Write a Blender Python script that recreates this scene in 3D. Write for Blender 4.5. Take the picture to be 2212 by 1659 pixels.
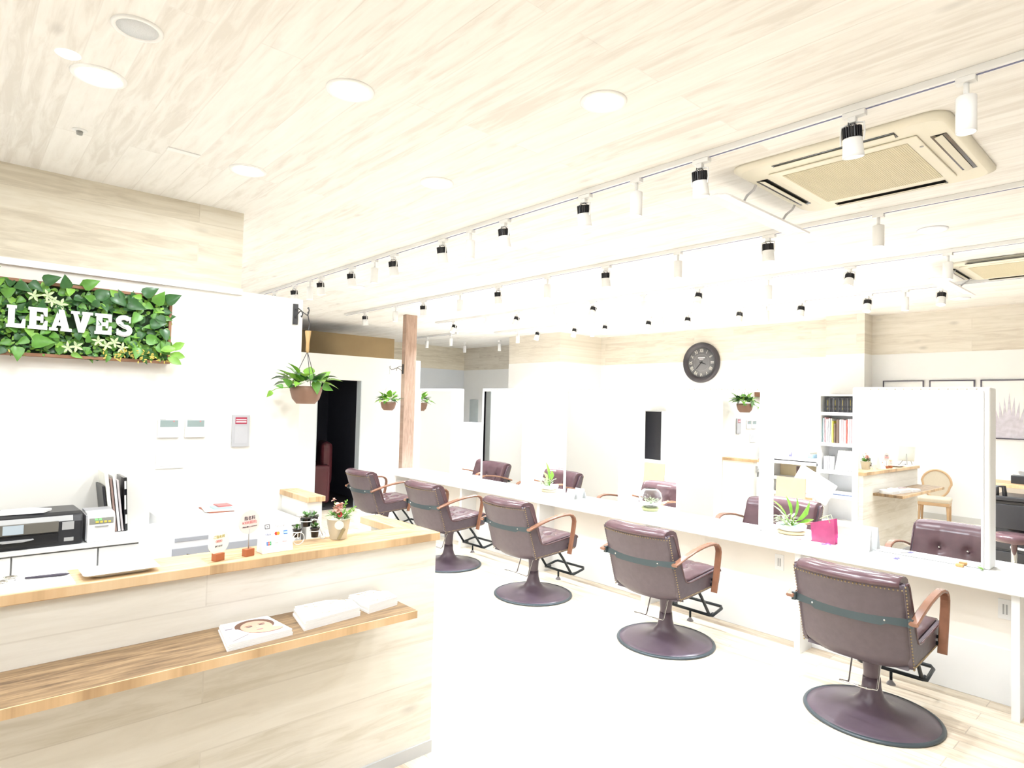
import bpy, bmesh, math, random
from mathutils import Vector, Matrix, Euler, noise
for o in list(bpy.data.objects): bpy.data.objects.remove(o)
S = bpy.context.scene
COL = S.collection
PI = math.pi
random.seed(7)

# ------------------------------------------------------------------ camera
YAW, PITCH, ROLL, FPX = math.radians(48.19), math.radians(1.848), math.radians(1.448), 1345.5
cd = bpy.data.cameras.new('camera'); cam = bpy.data.objects.new('camera', cd); COL.objects.link(cam)
fw = Vector((math.cos(YAW)*math.cos(PITCH), math.sin(YAW)*math.cos(PITCH), math.sin(PITCH)))
rt = fw.cross(Vector((0, 0, 1))).normalized(); up = rt.cross(fw)
r2 = rt*math.cos(ROLL)+up*math.sin(ROLL); u2 = -rt*math.sin(ROLL)+up*math.cos(ROLL)
cam.matrix_world = Matrix(((r2.x, u2.x, -fw.x, 0), (r2.y, u2.y, -fw.y, 0), (r2.z, u2.z, -fw.z, 1.74), (0, 0, 0, 1)))
cd.sensor_fit = 'HORIZONTAL'; cd.sensor_width = 36; cd.lens = FPX/2212*36; cd.clip_start = 0.02
S.camera = cam
# ------------------------------------------------------------------ world, exposure
W = bpy.data.worlds.new('world'); S.world = W; W.use_nodes = True
W.node_tree.nodes['Background'].inputs[0].default_value = (1, .98, .95, 1)
W.node_tree.nodes['Background'].inputs[1].default_value = 0.6
S.view_settings.view_transform = 'Standard'; S.view_settings.look = 'None'
S.view_settings.exposure = 0.66; S.view_settings.gamma = 1
S.cycles.max_bounces = 8; S.cycles.adaptive_threshold = .02
DOWN_W, SPOT_W, TUBE_W = 8, 58, 58          # lamp powers: ceiling downlights, track spots, track cylinders
WARM, COOL = (.90, .95, 1), (.80, .90, 1)

# ------------------------------------------------------------------ materials
MATS = {}
def mat(name, col, rough=.5, metal=0, var=.06, scale=8, emit=0, bump=0, spec=None, trans=0, alpha=1):
    if name in MATS: return MATS[name]
    m = bpy.data.materials.new(name); m.use_nodes = True; nt = m.node_tree; b = nt.nodes['Principled BSDF']
    b.inputs['Roughness'].default_value = rough; b.inputs['Metallic'].default_value = metal
    if spec is not None: b.inputs['Specular IOR Level'].default_value = spec
    if trans: b.inputs['Transmission Weight'].default_value = trans
    tc = nt.nodes.new('ShaderNodeTexCoord'); n = nt.nodes.new('ShaderNodeTexNoise'); n.inputs['Scale'].default_value = scale
    n.inputs['Detail'].default_value = 4
    nt.links.new(tc.outputs['Object'], n.inputs['Vector'])
    mx = nt.nodes.new('ShaderNodeMix'); mx.data_type = 'RGBA'
    mx.inputs[6].default_value = (*[max(0, c*(1-var)) for c in col], 1); mx.inputs[7].default_value = (*[min(1, c*(1+var)) for c in col], 1)
    nt.links.new(n.outputs['Fac'], mx.inputs[0]); nt.links.new(mx.outputs[2], b.inputs['Base Color'])
    if emit:
        b.inputs['Emission Color'].default_value = (*col, 1); b.inputs['Emission Strength'].default_value = emit
    if bump:
        bp = nt.nodes.new('ShaderNodeBump'); bp.inputs['Strength'].default_value = bump; bp.inputs['Distance'].default_value = .01
        nt.links.new(n.outputs['Fac'], bp.inputs['Height']); nt.links.new(bp.outputs[0], b.inputs['Normal'])
    MATS[name] = m; return m

def wood(name, c1, c2, c3, axis='X', plank=.15, length=1.2, up='Z', rough=.55, gap=.35, grain=1.0, knots=.5):
    """boards running along AXIS, stacked along UP (object coordinates = world metres)"""
    m = bpy.data.materials.new(name); m.use_nodes = True; nt = m.node_tree; N = nt.nodes; L = nt.links; b = N['Principled BSDF']
    b.inputs['Roughness'].default_value = rough
    tc = N.new('ShaderNodeTexCoord'); sp = N.new('ShaderNodeSeparateXYZ'); cb = N.new('ShaderNodeCombineXYZ')
    L.new(tc.outputs['Object'], sp.inputs[0]); L.new(sp.outputs[axis], cb.inputs[0]); L.new(sp.outputs[up], cb.inputs[1])
    br = N.new('ShaderNodeTexBrick'); br.inputs['Scale'].default_value = 1; br.inputs['Mortar Size'].default_value = .0035
    br.inputs['Brick Width'].default_value = length; br.inputs['Row Height'].default_value = plank; br.offset = .37; br.offset_frequency = 2
    br.inputs['Color1'].default_value = (0, 0, 0, 1); br.inputs['Color2'].default_value = (1, 1, 1, 1); br.inputs['Mortar'].default_value = (.5, .5, .5, 1)
    br.inputs['Bias'].default_value = 0; br.inputs['Mortar Smooth'].default_value = .6
    L.new(cb.outputs[0], br.inputs['Vector'])
    # per-board shift of the grain
    vm = N.new('ShaderNodeVectorMath'); vm.operation = 'MULTIPLY_ADD'; vm.inputs[1].default_value = (1.6, 14, 1); L.new(cb.outputs[0], vm.inputs[0])
    sc = N.new('ShaderNodeVectorMath'); sc.operation = 'SCALE'; sc.inputs['Scale'].default_value = 13; L.new(br.outputs['Color'], sc.inputs[0]); L.new(sc.outputs[0], vm.inputs[2])
    n1 = N.new('ShaderNodeTexNoise'); n1.inputs['Scale'].default_value = 1.7*grain; n1.inputs['Detail'].default_value = 6; n1.inputs['Roughness'].default_value = .62
    n1.inputs['Distortion'].default_value = .6
    L.new(vm.outputs[0], n1.inputs['Vector'])
    n2 = N.new('ShaderNodeTexNoise'); n2.inputs['Scale'].default_value = 1.3; n2.inputs['Detail'].default_value = 3
    L.new(tc.outputs['Object'], n2.inputs['Vector'])
    ramp = N.new('ShaderNodeValToRGB'); e = ramp.color_ramp.elements
    e[0].position = .3; e[0].color = (*c3, 1); e[1].position = .68; e[1].color = (*c1, 1)
    k = ramp.color_ramp.elements.new(.47); k.color = (*c2, 1)
    ad = N.new('ShaderNodeMath'); ad.operation = 'MULTIPLY_ADD'; ad.inputs[1].default_value = .22; L.new(br.outputs['Color'], ad.inputs[0])
    s2 = N.new('ShaderNodeMath'); s2.operation = 'SUBTRACT'; s2.inputs[1].default_value = .11; L.new(n1.outputs['Fac'], s2.inputs[0]); L.new(s2.outputs[0], ad.inputs[2])
    L.new(ad.outputs[0], ramp.inputs[0])
    last = ramp.outputs[0]
    if knots:
        sv = N.new('ShaderNodeVectorMath'); sv.operation = 'MULTIPLY'; sv.inputs[1].default_value = (2.2, 5, 1); L.new(cb.outputs[0], sv.inputs[0])
        vo = N.new('ShaderNodeTexVoronoi'); vo.inputs['Scale'].default_value = 1; L.new(sv.outputs[0], vo.inputs['Vector'])
        kr = N.new('ShaderNodeValToRGB'); kr.color_ramp.elements[0].position = .03; kr.color_ramp.elements[0].color = (1-knots,)*3+(1,)
        kr.color_ramp.elements[1].position = .14; kr.color_ramp.elements[1].color = (1, 1, 1, 1); L.new(vo.outputs['Distance'], kr.inputs[0])
        km = N.new('ShaderNodeMix'); km.data_type = 'RGBA'; km.blend_type = 'MULTIPLY'; km.inputs[0].default_value = .6
        L.new(last, km.inputs[6]); L.new(kr.outputs[0], km.inputs[7]); last = km.outputs[2]
    gm = N.new('ShaderNodeMix'); gm.data_type = 'RGBA'; gm.blend_type = 'MULTIPLY'
    gf = N.new('ShaderNodeMath'); gf.operation = 'MULTIPLY'; gf.inputs[1].default_value = gap; L.new(br.outputs['Fac'], gf.inputs[0]); L.new(gf.outputs[0], gm.inputs[0])
    L.new(last, gm.inputs[6]); gm.inputs[7].default_value = (.35, .3, .25, 1)
    L.new(gm.outputs[2], b.inputs['Base Color'])
    MATS[name] = m; return m

M_white = mat('white_paint', (.86, .86, .85), .5, var=.015)
M_wall = mat('cream_plaster', (.84, .815, .76), .75, var=.03, scale=2)
M_wallw = mat('white_plaster', (.85, .85, .84), .75, var=.02, scale=2)
M_gwall = mat('pale_grey_plaster', (.70, .73, .77), .8, var=.03, scale=2)
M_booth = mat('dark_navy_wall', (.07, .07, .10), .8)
M_floor = wood('floor_boards', (.84, .75, .62), (.78, .67, .52), (.62, .49, .36), axis='Y', up='X', plank=.12, length=.9, rough=.35, gap=.4, knots=.25)
M_ceil = wood('ceiling_boards', (.87, .855, .825), (.82, .80, .765), (.72, .69, .645), axis='Y', up='X', plank=.15, length=2.2, rough=.7, gap=.12, knots=.3)
M_bulk = wood('bulkhead_boards', (.76, .71, .60), (.69, .63, .51), (.58, .52, .41), axis='X', up='Z', plank=.13, length=1.8, rough=.7, gap=.12, knots=.4)
M_bulkY = wood('bulkhead_boards_side', (.76, .71, .63), (.70, .65, .56), (.60, .54, .46), axis='Y', up='Z', plank=.13, length=1.8, rough=.7, gap=.12, knots=.4)
M_recep = wood('reception_boards', (.82, .79, .72), (.77, .735, .66), (.66, .62, .53), axis='X', up='Z', plank=.17, length=2.1, rough=.6, gap=.14, knots=.35)
M_recepY = wood('reception_boards_side', (.78, .74, .66), (.72, .68, .58), (.60, .55, .45), axis='Y', up='Z', plank=.17, length=2.1, rough=.6, gap=.14, knots=.35)
M_oak = wood('oak_top', (.76, .57, .35), (.66, .45, .25), (.42, .27, .14), axis='X', up='Y', plank=.3, length=3, rough=.5, gap=0, knots=.3, grain=2)
M_oakY = wood('oak_top_side', (.76, .57, .35), (.66, .45, .25), (.42, .27, .14), axis='Y', up='X', plank=.3, length=3, rough=.5, gap=0, knots=.3, grain=2)
M_shelf = wood('worn_shelf_wood', (.36, .245, .13), (.24, .155, .08), (.13, .08, .042), axis='X', up='Y', plank=.3, length=4, rough=.55, gap=0, knots=.3, grain=2)
M_pillar = wood('pillar_wood', (.50, .36, .28), (.42, .29, .22), (.32, .21, .16), axis='Z', up='X', plank=.5, length=5, rough=.6, gap=0, knots=.2, grain=2)
M_leather = mat('brown_leather', (.092, .069, .082), .42, var=.22, scale=30, bump=.12)
M_leather_hi = mat('glossy_brown_leather', (.105, .056, .064), .22, var=.25, scale=14, bump=.12)
M_base = mat('brown_base_shell', (.105, .074, .094), .3, var=.15, scale=20)
M_rim = mat('dark_rubber_rim', (.05, .065, .075), .35)
M_arm = mat('varnished_armrest_wood', (.24, .11, .065), .25, var=.2, scale=25)
M_strap = mat('grey_green_steel', (.065, .085, .09), .35, metal=.4)
M_brass = mat('brass_nail', (.36, .27, .15), .35, metal=.8)
M_chrome = mat('chrome', (.75, .75, .74), .12, metal=1, var=.02)
M_blackm = mat('black_metal', (.022, .028, .032), .35, metal=.3)
M_black = mat('black_plastic', (.02, .02, .024), .35)
M_gloss = mat('gloss_black', (.012, .012, .015), .1)
M_mirror = mat('mirror_silver', (.94, .95, .95), .01, metal=1, var=0)
M_glass = mat('clear_glass', (.98, 1, 1), .02, trans=1, var=0)
M_lamp = mat('lamp_glow', (1, .97, .92), .4, emit=12, var=0)
M_lampc = mat('cool_lamp_glow', (.94, .97, 1), .4, emit=10, var=0)
M_grille = mat('beige_grille', (.62, .56, .40), .6)
M_acbody = mat('ivory_plastic', (.78, .74, .62), .45, var=.02)
M_beige = mat('beige_laminate', (.92, .87, .80), .55, var=.05, scale=3)
M_pot = mat('brown_clay', (.24, .135, .09), .55, var=.15)
M_cord = mat('dark_wire', (.05, .05, .055), .5)
M_leafA = mat('green_leaf', (.10, .27, .035), .35, var=.5, scale=22)
M_leafB = mat('dark_leaf', (.035, .12, .03), .32, var=.5, scale=22)
M_leafC = mat('lime_leaf', (.20, .42, .05), .4, var=.5, scale=25)
M_leafD = mat('pale_variegated_leaf', (.50, .60, .34), .45, var=.3, scale=40)
M_yel = mat('yellow_sprig', (.55, .45, .08), .5, var=.3)
M_brownw = mat('reddish_planter_wood', (.30, .15, .08), .6, var=.2)
M_paper = mat('white_paper', (.88, .88, .87), .7, var=.01)
M_pink = mat('pink_petal', (.88, .48, .40), .5, var=.25, scale=60)
M_green_dk = mat('succulent_leaf', (.10, .24, .06), .4, var=.4, scale=50)
M_steel = mat('brushed_steel', (.42, .42, .42), .35, metal=.6)
M_greym = mat('grey_plate', (.42, .42, .42), .5)
M_lcd = mat('grey_green_display', (.30, .37, .36), .2)
M_red = mat('dark_red_print', (.40, .04, .08), .5)
M_terra = mat('orange_wood_block', (.42, .13, .05), .5, var=.15)
M_blush = mat('blush_card', (.86, .70, .66), .6, var=.02)
M_creamc = mat('cream_card', (.88, .87, .78), .6, var=.02)
M_ink = mat('dark_ink', (.06, .05, .07), .6)
M_inkr = mat('red_ink', (.75, .22, .22), .6)
M_blue = mat('blue_print', (.08, .25, .65), .5)
M_orange = mat('orange_print', (.85, .35, .04), .5)
M_redp = mat('red_print', (.75, .04, .03), .5)
M_greenp = mat('green_print', (.05, .42, .14), .5)
M_skin = mat('printed_skin', (.58, .34, .25), .6, var=.06)
M_hair = mat('printed_hair', (.13, .065, .04), .6)
M_linen = mat('beige_linen', (.60, .52, .40), .8, var=.06, scale=40)
M_ltwood = mat('light_carved_wood', (.55, .36, .20), .5, var=.12)
M_magenta = mat('magenta_translucent', (.66, .12, .30), .15, var=.35, scale=12, trans=.45)
M_tan = mat('plywood_tan', (.36, .23, .15), .5, var=.1)
M_maroon = mat('maroon_leather', (.10, .022, .03), .3, var=.2)
M_imac = mat('silver_shell', (.74, .74, .76), .35, var=.02)
M_imac2 = mat('silver_shell_recess', (.36, .37, .40), .4, var=.02)
M_ceramic = mat('white_ceramic', (.82, .81, .76), .25)
M_pebble = mat('blue_white_gravel', (.50, .60, .68), .3, var=.5, scale=60)
M_beigew = mat('bamboo_beige', (.62, .50, .30), .4, var=.1)
M_clockf = mat('clock_face_grey', (.17, .17, .18), .5, var=.15, scale=14)
M_clockr = mat('clock_rim_dark', (.045, .04, .048), .35, var=.2)

# ------------------------------------------------------------------ mesh helpers
class B:
    """collects geometry of ONE mesh"""
    def __init__(s): s.bm = bmesh.new(); s.m = Matrix()
    def v(s, p): return s.bm.verts.new(s.m @ Vector(p))
    def f(s, vs, sm=False):
        try: fc = s.bm.faces.new(vs); fc.smooth = sm; return fc
        except ValueError: return None
    def box(s, x0, x1, y0, y1, z0, z1):
        c = [s.v((x, y, z)) for z in (z0, z1) for y in (y0, y1) for x in (x0, x1)]
        for q in ((0, 2, 3, 1), (4, 5, 7, 6), (0, 1, 5, 4), (2, 6, 7, 3), (0, 4, 6, 2), (1, 3, 7, 5)): s.f([c[i] for i in q])
        return s
    def lathe(s, prof, c=(0, 0, 0), seg=40, axis='Z', sm=True, caps=True, smooth=None):
        rings = []
        for r, h in prof:
            ring = []
            for k in range(seg):
                a = 2*PI*k/seg; x, y = r*math.cos(a), r*math.sin(a)
                p = (x, y, h) if axis == 'Z' else ((h, x, y) if axis == 'X' else (y, h, x))
                ring.append(s.v((c[0]+p[0], c[1]+p[1], c[2]+p[2])))
            rings.append(ring)
        for a, b in zip(rings, rings[1:]):
            for k in range(seg): s.f([a[k], a[(k+1) % seg], b[(k+1) % seg], b[k]], sm)
        if caps:
            s.f(rings[0][::-1]); s.f(rings[-1])
        return s
    def tube(s, pts, r, seg=8, closed=False, rz=None):
        pts = [Vector(p) for p in pts]; rings = []; n = len(pts); nrm = None
        for i, p in enumerate(pts):
            if closed: t = (pts[(i+1) % n]-pts[i-1])
            else: t = (pts[min(i+1, n-1)]-pts[max(i-1, 0)])
            t.normalize()
            if nrm is None:
                nrm = t.orthogonal().normalized()
            nrm = (nrm-t*nrm.dot(t)); nrm = nrm.normalized() if nrm.length > 1e-6 else t.orthogonal().normalized()
            bn = t.cross(nrm); rr = r[i] if isinstance(r, (list, tuple)) else r
            rings.append([s.v(p+(nrm*math.cos(2*PI*k/seg)+bn*math.sin(2*PI*k/seg))*rr) for k in range(seg)])
        m = n if closed else n-1
        for i in range(m):
            a, b = rings[i], rings[(i+1) % n]
            for k in range(seg): s.f([a[k], a[(k+1) % seg], b[(k+1) % seg], b[k]], True)
        if not closed: s.f(rings[0][::-1]); s.f(rings[-1])
        return s
    def cyl(s, p0, p1, r, seg=20, r1=None):
        return s.tube([p0, p1], [r, r if r1 is None else r1], seg)
    def prism(s, poly, d0, d1, plane='XZ', sm=False):
        def P(a, b, d): return (a, d, b) if plane == 'XZ' else ((d, a, b) if plane == 'YZ' else (a, b, d))
        A = [s.v(P(a, b, d0)) for a, b in poly]; Bv = [s.v(P(a, b, d1)) for a, b in poly]; n = len(poly)
        s.f(A); s.f(Bv[::-1])
        for k in range(n): s.f([A[k], Bv[k], Bv[(k+1) % n], A[(k+1) % n]], sm)
        return s
    def ribbon(s, pts, w, t, wax=(0, 1, 0), sm=True):
        """flat band along pts, width w along wax, thickness t"""
        pts = [Vector(p) for p in pts]; wv = Vector(wax); rings = []; n = len(pts)
        for i, p in enumerate(pts):
            tg = (pts[min(i+1, n-1)]-pts[max(i-1, 0)]).normalized(); nn = tg.cross(wv).normalized()
            ww = w[i] if isinstance(w, (list, tuple)) else w
            c = .3*t
            rings.append([s.v(p+wv*a+nn*b) for a, b in ((-ww/2, -t/2+c), (-ww/2+c, -t/2), (ww/2-c, -t/2), (ww/2, -t/2+c), (ww/2, t/2-c), (ww/2-c, t/2), (-ww/2+c, t/2), (-ww/2, t/2-c))])
        for a, b in zip(rings, rings[1:]):
            for k in range(8): s.f([a[k], a[(k+1) % 8], b[(k+1) % 8], b[k]], False)
        s.f(rings[0][::-1]); s.f(rings[-1]); return s
    def sweep(s, fn, nu, sm=True):
        """closed rings fn(u) for u in -1..1, capped"""
        rings = [[s.v(p) for p in fn(-1+2*i/nu)] for i in range(nu+1)]
        n = len(rings[0])
        for a, b in zip(rings, rings[1:]):
            for k in range(n): s.f([a[k], a[(k+1) % n], b[(k+1) % n], b[k]], sm)
        s.f(rings[0][::-1]); s.f(rings[-1]); return s
    def ball(s, c, r, seg=10, rings=6, sz=1):
        pr = [(max(1e-4, r*math.sin(PI*i/rings)), -r*math.cos(PI*i/rings)*sz) for i in range(rings+1)]
        return s.lathe(pr, c, seg, caps=False)
    def leaf(s, base, d, up, L, Wd, curl=.25, kind='heart'):
        d = Vector(d).normalized(); up = Vector(up); up = (up-d*up.dot(d)).normalized() if (up-d*up.dot(d)).length > 1e-4 else d.orthogonal().normalized(); sd = d.cross(up)
        base = Vector(base)
        prof = {'heart': ((0, .0), (.04, .34), (.22, .5), (.45, .44), (.7, .26), (.88, .1), (1, 0)), 'oval': ((0, .04), (.2, .3), (.5, .45), (.8, .28), (1, 0)),
                'blade': ((0, .1), (.25, .38), (.55, .5), (.8, .3), (1, 0)), 'round': ((0, .1), (.15, .38), (.45, .5), (.8, .38), (1, .02))}[kind]
        prev = None
        for t, w in prof:
            z = -curl*L*t*t; c = base+d*(L*t)+up*z; lift = up*(Wd*w*.35)
            row = [s.v(c-sd*Wd*w+lift), s.v(c), s.v(c+sd*Wd*w+lift)]
            if prev:
                s.f([prev[0], prev[1], row[1], row[0]], True); s.f([prev[1], prev[2], row[2], row[1]], True)
            prev = row
        return s
    def make(s, name, m, parent=None, bevel=0, seg=2, merge=False):
        if merge: bmesh.ops.remove_doubles(s.bm, verts=s.bm.verts, dist=1e-5)
        bmesh.ops.recalc_face_normals(s.bm, faces=s.bm.faces)
        me = bpy.data.meshes.new(name); s.bm.to_mesh(me); s.bm.free()
        o = bpy.data.objects.new(name, me); COL.objects.link(o); me.materials.append(m)
        if bevel:
            md = o.modifiers.new('bevel', 'BEVEL'); md.width = bevel; md.segments = seg; md.limit_method = 'ANGLE'; md.angle_limit = .6
        if parent: o.parent = parent
        return o

def tag(o, label, cat, group=None, kind=None):
    o['label'] = label; o['category'] = cat
    if group: o['group'] = group
    if kind: o['kind'] = kind
    return o
def thing(name, label, cat, loc=(0, 0, 0), rz=0, group=None):
    o = bpy.data.objects.new(name, None); COL.objects.link(o); o.location = loc; o.rotation_euler = (0, 0, rz); o.empty_display_size = .1
    return tag(o, label, cat, group)
def struct(name, b, m, parent=None, bevel=0, label=None):
    o = b.make(name, m, parent, bevel)
    if not parent: o['kind'] = 'structure'
    if label: o['label'] = label
    return o
def dup(root, loc, rz=None, label=None, group=None):
    def cp(o, par):
        c = o.copy(); COL.objects.link(c)
        if par: c.parent = par
        for ch in kids.get(o, []): cp(ch, c)
        return c
    kids = {}
    def walk(o):
        kids[o] = [c for c in CH.get(o.name, [])]
        for c in kids[o]: walk(c)
    CH = {}
    for o in list(COL.objects):
        if o.parent: CH.setdefault(o.parent.name, []).append(o)
    walk(root)
    r = cp(root, None); r.location = loc
    if rz is not None: r.rotation_euler = (0, 0, rz)
    if label: r['label'] = label
    if group: r['group'] = group
    return r
def text(name, body, size, m, parent, loc, rot, extrude=.0004, align='CENTER', sx=1):
    cu = bpy.data.curves.new(name, 'FONT'); cu.body = body; cu.size = size; cu.extrude = extrude; cu.align_x = align; cu.align_y = 'CENTER'
    o = bpy.data.objects.new(name, cu); COL.objects.link(o)
    bpy.context.view_layer.update()
    dg = bpy.context.evaluated_depsgraph_get(); me = bpy.data.meshes.new_from_object(o.evaluated_get(dg))
    bpy.data.objects.remove(o); bpy.data.curves.remove(cu)
    me.materials.clear(); me.materials.append(m); me.name = name
    o = bpy.data.objects.new(name, me); COL.objects.link(o); o.parent = parent; o.location = loc; o.rotation_euler = rot; o.scale = (sx, 1, 1)
    return o
def spot(parent, loc, dirv, power, col, size=100, blend=.6, r=.03):
    l = bpy.data.lights.new('lamp_light', 'SPOT'); l.energy = power; l.color = col; l.spot_size = math.radians(size); l.spot_blend = blend; l.shadow_soft_size = r
    o = bpy.data.objects.new('lamp_light', l); COL.objects.link(o); o.parent = parent; o.location = loc
    o.rotation_euler = Vector(dirv).to_track_quat('-Z', 'Y').to_euler(); return o

# ================================================================== THE ROOM
H = 2.98
K = 1.0875        # enlarges furniture and treatment room to line up with walls, ceiling and mirror reflections
FIT = []
def fit(*roots):
    for o in roots: FIT.append(o)
    return roots[0]
XW, YB = 8.67, 11.35          # clock wall, far back wall
struct('floor', B().box(-3.4, 8.8, -3.2, 11.5, -.1, 0), M_floor)
struct('ceiling', B().box(-3.4, 8.8, -3.2, 11.5, H, H+.1), M_ceil)
struct('wall_left', B().box(-3.4, 1.84, 4.33, 4.45, 0, 2.45), M_wall)
struct('wall_upper_left', B().box(-3.4, 1.41, 4.335, 4.45, 2.45, H), M_bulk)
struct('trim_1', B().box(-3.4, 1.41, 4.305, 4.335, 2.425, 2.462), M_white)
struct('wall_side_left', B().box(-3.4, -3.1, -3.2, 4.33, 0, H), M_wallw)
struct('baseboard_side_left', B().box(-3.1, -3.085, -3.1, 4.33, 0, .10), mat('pale_grey_base', (.6, .6, .58), .6))
struct('wall_near', B().box(-3.3, 8.67, -3.2, -3.1, 0, H), M_wallw)
struct('wall_right', B().box(XW, 8.8, -3.1, YB, 0, 2.48), M_wallw)
struct('wall_upper_right', B().box(XW-.005, 8.8, -3.1, YB, 2.48, H), M_bulkY)
struct('wall_back', B().box(-3.4, 8.8, YB, 11.5, 0, 2.48), M_gwall)
struct('wall_upper_back', B().box(-3.4, 8.8, YB-.005, 11.5, 2.48, H), M_bulk)
struct('wall_far_left', B().box(-3.4, -3.3, 4.45, YB, 0, H), M_gwall)
# projecting wall block in the far corner and the column beside the bookshelf
struct('wall_block', B().box(7.6, XW, 7.3, 8.6, 0, 2.48), M_wallw)
struct('wall_block_upper', B().box(7.6, XW-.005, 7.3, 8.6, 2.48, H), M_bulkY)
struct('wall_column', B().box(8.4, XW, 2.84, 3.3, 0, 2.48), M_wallw)
struct('wall_column_upper', B().box(8.4, XW-.005, 2.84, 3.3, 2.48, H), M_bulkY)
# treatment room with the dark doorways
bw = B()
for x0, x1 in ((.6, 1.71), (2.45, 3.82), (4.52, 5.2)): bw.box(x0, x1, 8.4, 8.5, 0, 2.25)
bw.box(3.82, 4.52, 8.4, 8.5, 1.89, 2.25).box(1.71, 2.45, 8.4, 8.5, 1.89, 2.25)
fit(struct('wall_partition_back', bw, M_wallw),
    struct('wall_partition_side', B().box(.5, .6, 4.12, 8.5, 0, 2.25), M_wallw),
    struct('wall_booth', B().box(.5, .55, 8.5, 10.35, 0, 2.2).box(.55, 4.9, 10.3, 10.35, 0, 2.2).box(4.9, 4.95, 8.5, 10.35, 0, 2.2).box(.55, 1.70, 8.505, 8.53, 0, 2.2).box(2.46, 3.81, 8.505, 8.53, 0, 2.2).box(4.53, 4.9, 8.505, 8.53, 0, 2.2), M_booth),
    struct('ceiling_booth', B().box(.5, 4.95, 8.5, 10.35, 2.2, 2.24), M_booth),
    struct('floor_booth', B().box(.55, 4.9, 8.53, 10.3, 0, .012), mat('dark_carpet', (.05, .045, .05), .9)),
    struct('trim_2', B().box(4.505, 4.52, 8.4, 8.53, 0, 1.89).box(3.82, 3.835, 8.4, 8.53, 0, 1.89).box(1.71, 1.725, 8.4, 8.53, 0, 1.89), mat('pale_blue_jamb', (.62, .68, .72), .6)))
struct('wall_partition_end', B().box(4.94, 5.11, 7.75, 7.85, 0, 2.34), M_wallw)
struct('bulkhead_beam', B().box(-3.3, 6.52, 10.85, 11.34, 2.48, H), mat('bulkhead_shade_brown', (.46, .33, .17), .7, var=.12, scale=3))  # brown colour paints in the dimness of this unlit wood
# wooden pillar at the end of the styling island
pb = B().box(4.75, 4.935, 7.6, 7.69, 0, H)
tag(struct('pillar_post', pb, M_pillar, bevel=.004), 'brown wooden post rising from the floor to the ceiling behind the white island', 'post')
bpy.data.objects['pillar_post']['kind'] = 'thing'

# ================================================================== RECEPTION COUNTER
rc = thing('reception_counter', 'L-shaped reception counter clad in pale boards under an oak top', 'counter', (.7, 2.5, 0))
def loc(b, t): b.m = Matrix.Translation(-t.location); return b
loc(B(), rc).box(-.12, 1.69, 2.39, 2.43, 0, .964).make('front_panel', M_recep, rc)
loc(B(), rc).box(1.65, 1.69, 2.43, 2.92, 0, .964).make('end_panel', M_recepY, rc)
loc(B(), rc).box(-.12, -.08, 2.43, 2.9, 0, .964).make('end_panel', M_recepY, rc)
rdk = thing('reception_desk', 'white work desk tucked in behind the reception counter', 'desk', (.65, 2.8, 0))
loc(B(), rdk).box(-.07, 1.58, 2.60, 3.1, .70, .725).make('desk_board', M_white, rdk)
for x in (-.06, 1.55): loc(B(), rdk).box(x, x+.03, 2.62, 3.08, 0, .70).make('desk_support', M_white, rdk)
# oak top: L with a mitred corner
loc(B(), rc).prism([(-.14, 2.37), (1.70, 2.37), (1.59, 2.58), (-.14, 2.58)], .965, 1.0, 'XY').make('top_board', M_oak, rc, .003)
loc(B(), rc).prism([(1.70, 2.371), (1.70, 2.93), (1.59, 2.93), (1.59, 2.581)], .965, 1.0, 'XY').make('top_board', M_oakY, rc, .003)
loc(B(), rc).box(-.122, 1.694, 2.382, 2.39, 0, .055).make('kick_strip', mat('grey_kick', (.55, .56, .57), .5), rc)
sh = tag(B().box(-.10, 1.41, 2.11, 2.389, .74, .77).make('magazine_shelf', M_shelf, None, .003), 'long worn oak shelf fixed across the front of the reception counter', 'shelf')
B().box(-.098, 1.408, 2.104, 2.1098, .7405, .7695).make('front_edge', M_oak, sh)

fit(rc, sh, rdk)
# half wall with oak cap
hw = thing('half_wall', 'low white half wall with an oak cap running out from the cream wall', 'half wall', (1.78, 4.1, 0))
loc(B(), hw).box(1.735, 1.835, 3.9, 4.328, 0, 1.07).make('wall_body', M_wall, hw)
loc(B(), hw).box(1.72, 1.85, 3.88, 4.328, 1.07, 1.105).make('cap_board', M_oakY, hw, .003)
cl = loc(B(), hw).box(1.75, 1.775, 3.875, 3.9, .94, 1.02).box(1.75, 1.80, 3.86, 3.876, .975, .99).make('latch', M_greym, hw)
# low swing gate between half wall and counter
sg = thing('swing_gate', 'low pale swing gate closing the gap between half wall and counter', 'gate', (1.79, 3.5, 0))
loc(B(), sg).box(1.77, 1.80, 3.22, 3.87, .12, .87).make('gate_panel', mat('pale_gate', (.80, .78, .73), .6), sg, .004)
loc(B(), sg).box(1.765, 1.805, 3.22, 3.87, .87, .885).make('gate_rail', M_white, sg)
loc(B(), sg).box(1.77, 1.80, 3.87, 3.9, 0.3, .36).make('hinge', M_steel, sg); loc(B(), sg).box(1.77, 1.80, 3.22, 3.25, 0, .12).make('foot', M_steel, sg)

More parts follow.
